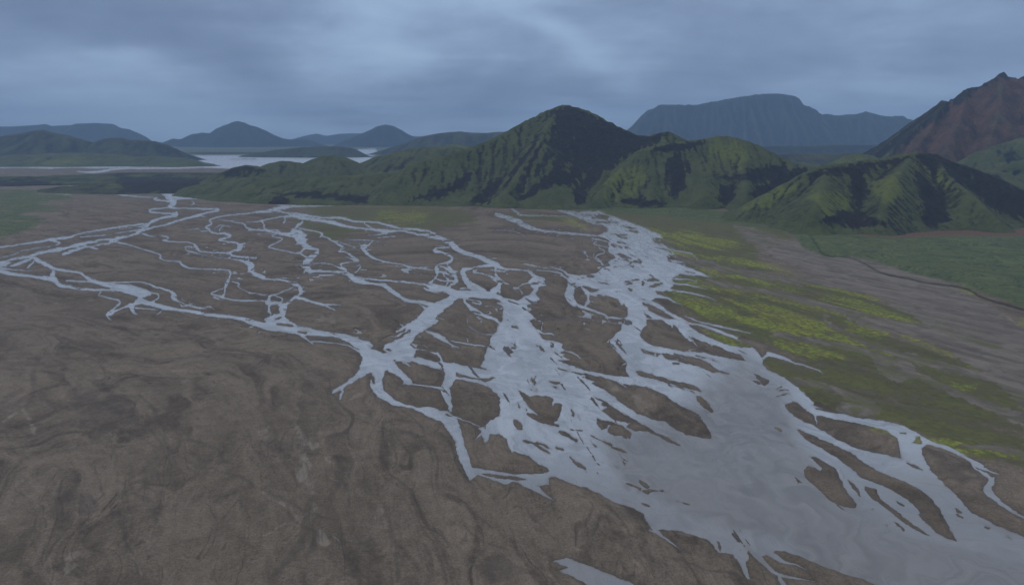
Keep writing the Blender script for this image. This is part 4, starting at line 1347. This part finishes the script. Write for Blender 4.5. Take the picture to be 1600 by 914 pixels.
mountain('mountain', 'dark pointed central mountain with green ribs and black ash gullies', [
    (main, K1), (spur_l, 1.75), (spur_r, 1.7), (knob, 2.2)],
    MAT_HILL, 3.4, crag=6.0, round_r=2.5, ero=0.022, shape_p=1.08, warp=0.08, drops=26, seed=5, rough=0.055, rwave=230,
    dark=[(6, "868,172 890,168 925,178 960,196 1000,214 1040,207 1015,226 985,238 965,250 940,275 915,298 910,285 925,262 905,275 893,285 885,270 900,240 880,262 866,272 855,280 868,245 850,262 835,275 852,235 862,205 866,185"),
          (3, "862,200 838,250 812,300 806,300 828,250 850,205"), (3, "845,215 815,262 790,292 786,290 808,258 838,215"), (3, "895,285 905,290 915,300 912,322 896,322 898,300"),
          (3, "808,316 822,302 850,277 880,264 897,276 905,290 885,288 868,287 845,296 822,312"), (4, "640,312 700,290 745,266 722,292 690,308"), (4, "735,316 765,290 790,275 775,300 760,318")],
    greens=[(4, "818,316 845,303 870,294 888,297 897,318 880,322 830,322")], green0=0.66)

# second massif to the right of the peak
K2 = 1.6
sec = C("1000,236 1012,231 1030,227 1060,222 1085,219 1100,217 1120,215 1135,213 1150,216 1165,223 1180,228 1205,240 1230,250 1262,262", 326, K2)
secA = [sec[0], at(975, 258, 1600), at(950, 285, 1530), at(935, 310, 1470)]
secB = [sec[2], at(1022, 262, 1600), at(1018, 290, 1510), at(1012, 312, 1450)]
secC = [sec[6], at(1105, 262, 1590), at(1100, 290, 1500), at(1095, 312, 1440)]
secD = [sec[9], at(1160, 262, 1560), at(1165, 292, 1470), at(1160, 315, 1400)]
mountain('mountain', 'green rounded massif with a dark hollow, right beside the central peak', [
    (sec, K2), (secA, 1.3), (secB, 1.25), (secC, 1.3), (secD, 1.2)],
    MAT_HILL, 3.4, drops=26, seed=9, rough=0.08, rwave=190,
    dark=[(5, "1038,255 1060,240 1075,262 1070,300 1050,310 1042,285"), (5, "1020,228 1060,224 1100,222 1090,230 1060,236 1020,240"),
          (6, "1130,278 1170,268 1210,262 1262,262 1230,290 1190,310 1165,305 1200,285 1160,282"), (4, "965,316 1000,308 1040,318 1000,322"), (5, "1120,300 1140,290 1150,310 1130,322")],
    bright=[(10, "1110,225 1150,225 1180,245 1150,262 1120,250"), (8, "950,280 990,255 1010,285 985,305 950,310")], green0=0.74)

# low saddle land between the massif and the right hill
K3 = 1.9
sad = [at(1170, 262, 1640), at(1215, 256, 1680), at(1255, 257, 1720), at(1300, 258, 1720), at(1340, 258, 1700), at(1400, 262, 1650), at(1480, 262, 1650), at(1560, 268, 1600)]
mountain('hill', 'low dark shelf of old lava in the gap behind the right hill', [(sad, 3.0)], MAT_HILL, 6.0, drops=12, seed=12, rough=0.10, rwave=110,
         dark=[(4, "1160,272 1220,262 1262,266 1262,290 1190,300")], green0=0.55, cat='hill')

# right hill in front
K4 = 1.7
rt = C("1150,333,345 1180,316,350 1205,300,352 1230,285,354 1258,271 1290,262 1320,257 1350,251 1380,247 1405,243 1430,241 1445,241 1460,243 1480,249 1500,256 1520,262 1540,270 1560,279 1580,290 1600,302 1630,318 1665,340", 357, K4)
rA = [rt[10], at(1398, 275, 1210), at(1385, 312, 1130), at(1375, 342, 1070)]
rC = [rt[12], at(1478, 268, 1240), at(1522, 305, 1150), at(1560, 345, 1080)]
rD = [rt[5], at(1285, 292, 1190), at(1275, 320, 1110), at(1270, 345, 1065)]
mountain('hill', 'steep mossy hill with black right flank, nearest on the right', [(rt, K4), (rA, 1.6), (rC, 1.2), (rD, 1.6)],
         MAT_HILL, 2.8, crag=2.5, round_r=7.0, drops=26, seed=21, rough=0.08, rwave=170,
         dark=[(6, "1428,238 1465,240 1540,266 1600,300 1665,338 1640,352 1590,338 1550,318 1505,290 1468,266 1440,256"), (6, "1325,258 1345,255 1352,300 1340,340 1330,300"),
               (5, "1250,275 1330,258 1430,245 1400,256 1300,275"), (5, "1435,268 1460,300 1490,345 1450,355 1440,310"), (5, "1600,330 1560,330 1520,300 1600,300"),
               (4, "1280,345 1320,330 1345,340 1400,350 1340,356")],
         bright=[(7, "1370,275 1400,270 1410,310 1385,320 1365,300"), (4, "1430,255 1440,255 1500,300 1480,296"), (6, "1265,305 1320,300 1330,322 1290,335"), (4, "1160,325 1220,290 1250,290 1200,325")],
         green0=0.66, cat='hill')

# rusty mountain far right and its green foothills
K5 = 1.5
red = fixed("1340,252 1375,237 1400,227 1420,214 1440,200 1452,189 1460,182 1467,170 1473,161 1480,164 1488,162 1495,159 1503,149 1510,142 1520,139 1530,135 1540,131 1548,128 1555,123 1567,118 1574,121 1582,126 1592,125 1600,122 1625,116 1660,124 1720,150 1800,170", 2500)
redA = [red[13], at(1500, 190, 2330), at(1480, 230, 2200)]
redB = [red[19], at(1560, 175, 2320), at(1545, 225, 2180)]
redC = [red[8], at(1455, 200, 2400), at(1430, 232, 2280)]
redD = [red[24], at(1625, 170, 2300), at(1620, 225, 2150)]
mountain('mountain', 'rusty red mountain with a jagged crest, cut by the right edge', [(red, K5), (redA, 1.3), (redB, 1.3), (redC, 1.4), (redD, 1.4)],
         MAT_RED, 7.0, drops=18, seed=33, rough=0.05, rwave=170, round_r=3.0, crag=15.0, ero=0.35,
         red=[(9, "1375,262 1405,236 1432,213 1452,196 1470,182 1500,160 1525,142 1560,122 1600,124 1700,122 1780,170 1760,280 1500,280")], greens=[(8, "1340,262 1370,244 1395,236 1390,250 1370,262")], green0=-0.05, gully=0.6)
ft = fixed("1500,262 1530,240 1555,230 1580,222 1600,215 1650,205 1720,215", 2050)
ft2 = fixed("1560,262 1590,252 1640,246 1700,250", 1750)
mountain('hill', 'crumpled green foothill at the right edge under the rusty mountain', [(ft, 2.0), (ft2, 2.2)], MAT_HILL, 5.0, drops=18, seed=37, rough=0.14, rwave=90,
         dark=[(4, "1560,240 1590,235 1580,255")], green0=0.78, cat='hill')
kn = fixed("1290,262 1310,250 1325,243 1342,240 1358,243 1375,250 1400,258", 2150)
mountain('hill', 'small mossy knoll in the gap left of the rusty mountain', [(kn, 2.0)], MAT_HILL, 5.0, drops=12, seed=39, rough=0.10, rwave=80,
         bright=[(8, "1310,255 1342,243 1370,255")], green0=0.8, cat='hill')

mountain('hill', 'distant low dark rise in the gap in front of the plateau', [(fixed("1120,250 1180,244 1240,240.5 1300,241 1360,239 1420,236", 3300), 4.0)], MAT_MID, 12.0, drops=12, seed=40, rough=0.15, rwave=200, green0=0.45, cat='hill')

# cloud-capped plateau
plat = fixed("975,225 990,207 1000,194 1015,175 1030,166 1050,164 1090,163 1130,156 1160,151 1180,148 1210,147 1240,150 1250,160 1275,171 1285,178 1310,180 1335,177 1355,173 1370,177 1390,181 1410,180 1420,184 1422,188 1437,196 1460,210 1500,225", 9000)
platF = fixed('940,234 1050,229 1120,226 1200,228 1290,226 1380,228 1480,234', 5600)
platB = [(x, y + 700, z * 0.98) for x, y, z in plat[4:12]]
mountain('mountain', 'broad blue grey plateau fading into the cloud behind the right hills', [(plat, 1.1), (platB, 1.1), (platF, 3.0)], MAT_FAR, 22.0, drops=18, ero=0.6, seed=41, rough=0.05,
         rwave=420, round_r=10, shape_p=1.0, green0=0.3, crag=18.0)

# hills beyond the lake, left half
mountain('hill', 'dark rounded hill beyond the far river, at the left edge', [
    (fixed("-90,225 -40,218 0,214 30,209 50,205 65,203 80,207 100,210 120,215 135,222 150,232", 4300), 2.3)],
    MAT_MID, 14.0, drops=12, seed=51, rough=0.10, rwave=350, round_r=25, green0=0.45, cat='hill')
mountain('hill', 'low rounded dark hill left of the far lake', [
    (fixed("138,232 150,224 165,217 175,215.5 190,216 205,219 220,219.5 240,221 255,225 270,232 285,241", 4300), 2.0)],
    MAT_MID, 14.0, drops=12, seed=53, rough=0.08, rwave=300, round_r=25, green0=0.45, cat='hill')
mountain('hill', 'pale green apron of low mounds along the far river', [
    (fixed("-80,245 0,244 60,240 130,239 200,243 270,246 300,252", 3650), 4.0), (fixed("300,250 322,256.5", 3500), 4.0)],
    MAT_HILL, 12.0, drops=12, seed=55, rough=0.35, rwave=160, round_r=30, green0=0.75, cat='hill',
    bright=[(5, "40,252 110,246 150,254 80,259")])
mountain('mountain', 'hazy flat topped mountain at the far left, veiled by cloud', [
    (fixed("-160,196 -60,199 20,198 60,195 70,194 78,197 110,196 120,193.5 150,192.5 175,194 182,199 200,202 212,207 222,216 235,226", 9800), 1.3)],
    MAT_FAR, 26.0, drops=12, seed=57, rough=0.04, rwave=700, round_r=40, shape_p=1.0, green0=0.3)
mountain('mountain', 'dark blue peaked mountain standing behind the far lake', [
    (fixed("245,228 257,222 270,216.5 282,217.5 300,209 315,206.5 328,208 340,200 350,196 357,194 364,190.5 372,189 382,191.5 392,196 400,198 415,204 430,212 440,216 455,218 470,216 480,218 500,224 520,230", 9500), 1.5), (fixed("235,241 300,239 360,238.5 440,238 520,236", 5900), 9.0)],
    MAT_FAR, 26.0, drops=12, seed=59, rough=0.05, rwave=500, round_r=8, shape_p=1.1, green0=0.25)
mountain('hill', 'low long hill ending in a cliff at the lake shore', [
    (fixed("380,243 400,239 430,234 460,231 500,229 530,229 548,231 556,235 561,242", 5000), 2.2)],
    MAT_MID, 12.0, drops=12, seed=61, rough=0.14, rwave=200, round_r=15, green0=0.6, cat='hill')
mountain('mountain', 'hazy cone shaped mountain in the distance, left of the central peak', [
    (fixed("520,228 535,221 555,212 575,204 590,197 603,194.5 615,197 628,204 640,211 655,218 680,225", 9500), 1.5)],
    MAT_FAR, 26.0, drops=12, seed=63, rough=0.05, rwave=600, round_r=20, green0=0.25)
mountain('mountain', 'faint far ridge almost lost in the haze', [
    (fixed("440,222 470,213 485,210 495,208.5 510,212 530,209 560,208 590,210 640,213 680,214 720,206 760,208 800,212", 12500), 1.4)],
    MAT_FAR, 45.0, drops=0, seed=65, rough=0.08, rwave=1100, round_r=30, green0=0.2)
mountain('mountain', 'long smooth blue green ridge right of the hazy cone', [
    (fixed("570,243 600,234 630,224 655,214 680,210 700,207 720,205.5 735,208 760,208 775,206.5 795,206 830,210 880,220", 5600), 1.7)],
    MAT_MID, 18.0, drops=12, seed=67, rough=0.07, rwave=400, round_r=25, green0=0.5)

# green hills left of the central peak
hb = fixed("660,236 690,230 702,226 715,225.5 728,228 740,236 760,246", 3000)
mountain('hill', 'small light green dome peeping out behind the dark green hills', [(hb, 2.0)], MAT_HILL, 8.0, drops=12, seed=71, rough=0.05, rwave=150, round_r=20, green0=0.9, cat='hill',
         bright=[(6, "700,226 728,228 730,240 705,240")])
h1 = fixed("545,262 565,256 585,248 600,242 625,237 645,232 665,230.5 690,230 708,229 720,232 735,238 760,244 800,250", 2350)
mountain('hill', 'broad dark green hill between the lake and the central mountain', [(h1, 3.0), (S((640, 262, 2150), (580, 275, 1950), (520, 285, 1800)), 3.0)], MAT_HILL, 6.0, drops=18, seed=73,
         rough=0.12, rwave=170, round_r=20, dark=[(5, "600,262 680,258 720,245 700,262 640,268")], green0=0.7, cat='hill')
h2 = fixed("470,262 483,254 495,247 507,243.5 520,242.5 532,245 543,251 555,258 575,266", 2250)
mountain('hill', 'green dome in front of the lake, tallest of the low knolls', [(h2, 2.2)], MAT_HILL, 5.0, drops=12, seed=75, rough=0.06, rwave=120, round_r=18, green0=0.72, cat='hill')
h3 = fixed("400,268 412,261 425,254.5 440,251.5 452,252 465,254 480,260 500,268", 2200)
mountain('hill', 'low green knoll left of the tallest dome by the lake', [(h3, 2.2)], MAT_HILL, 5.0, drops=12, seed=77, rough=0.06, rwave=120, round_r=18, green0=0.66, cat='hill')
h4 = fixed("325,285 340,275 355,267 370,261 385,258 398,259.5 410,263 425,269 440,276", 2050)
mountain('hill', 'green hill with dark crest, leftmost of the low knolls', [(h4, 2.2)], MAT_HILL, 5.0, drops=12, seed=79, rough=0.08, rwave=120, round_r=15,
         dark=[(4, "340,272 385,258 410,264 420,272 385,266 355,276")], green0=0.74, cat='hill')
ap = [(C("300,290,302 350,281,308 420,278,316 500,276,319 580,272,320 660,268,321 720,275,322", 318, 3.0), 3.0)]
mountain('hill', 'mossy foot slopes of mounds and folds along the gravel edge', ap + [(S((430, 300, 1640), (480, 292, 1680), (540, 300, 1610)), 4.0)], MAT_HILL, 5.0, drops=18, seed=81, rough=0.22, rwave=120, round_r=15,
         dark=[(3, "420,318 425,309 442,307 455,316 450,322"), (3, "400,300 480,301 600,309 640,318 560,316 470,306")], green0=0.72, cat='hill')
lv = [(fixed("-60,276 0,276.5 60,275 110,276", 2320), 12.0), (fixed("105,276 150,272 200,270 260,270 320,270 380,272", 2450), 12.0), (fixed("180,285 230,284 290,285 330,290", 2000), 9.0)]
mountain('hill', 'flat dark lava shelf between the near and the far river', lv, MAT_HILL, 6.0, drops=12, seed=83, rough=0.22, rwave=110, round_r=30,
         dark=[(9, "190,280 300,279 335,288 300,302 215,300 190,292"), (5, "-20,284 60,283 100,290 40,298 -20,298")], green0=0.50, cat='hill')

# ------------------------------------------------------------------ the damp air
hm = bpy.data.materials.new("haze")
hm.use_nodes = True
ht = NT(hm.node_tree)
vol = ht.n('ShaderNodeVolumePrincipled', ins={'Color': (0.40, 0.64, 1.0), 'Density': 7.6e-5, 'Anisotropy': 0.0})
ht.n('ShaderNodeOutputMaterial', ins={'Volume': vol.outputs[0]})
hx, hy0, hy1, hz0, hz1 = 26000.0, -1500.0, 17000.0, -60.0, 800.0
vv = [(x, y, z) for z in (hz0, hz1) for y in (hy0, hy1) for x in (-hx, hx)]
hme = bpy.data.meshes.new('haze')
hme.from_pydata(vv, [], [(0, 2, 3, 1), (4, 5, 7, 6), (0, 1, 5, 4), (1, 3, 7, 5), (3, 2, 6, 7), (2, 0, 4, 6)])
hme.materials.append(hm)
hz = bpy.data.objects.new('haze', hme)
scene.collection.objects.link(hz)
tag(hz, 'thin blue haze lying over the whole valley', 'haze', 'stuff')
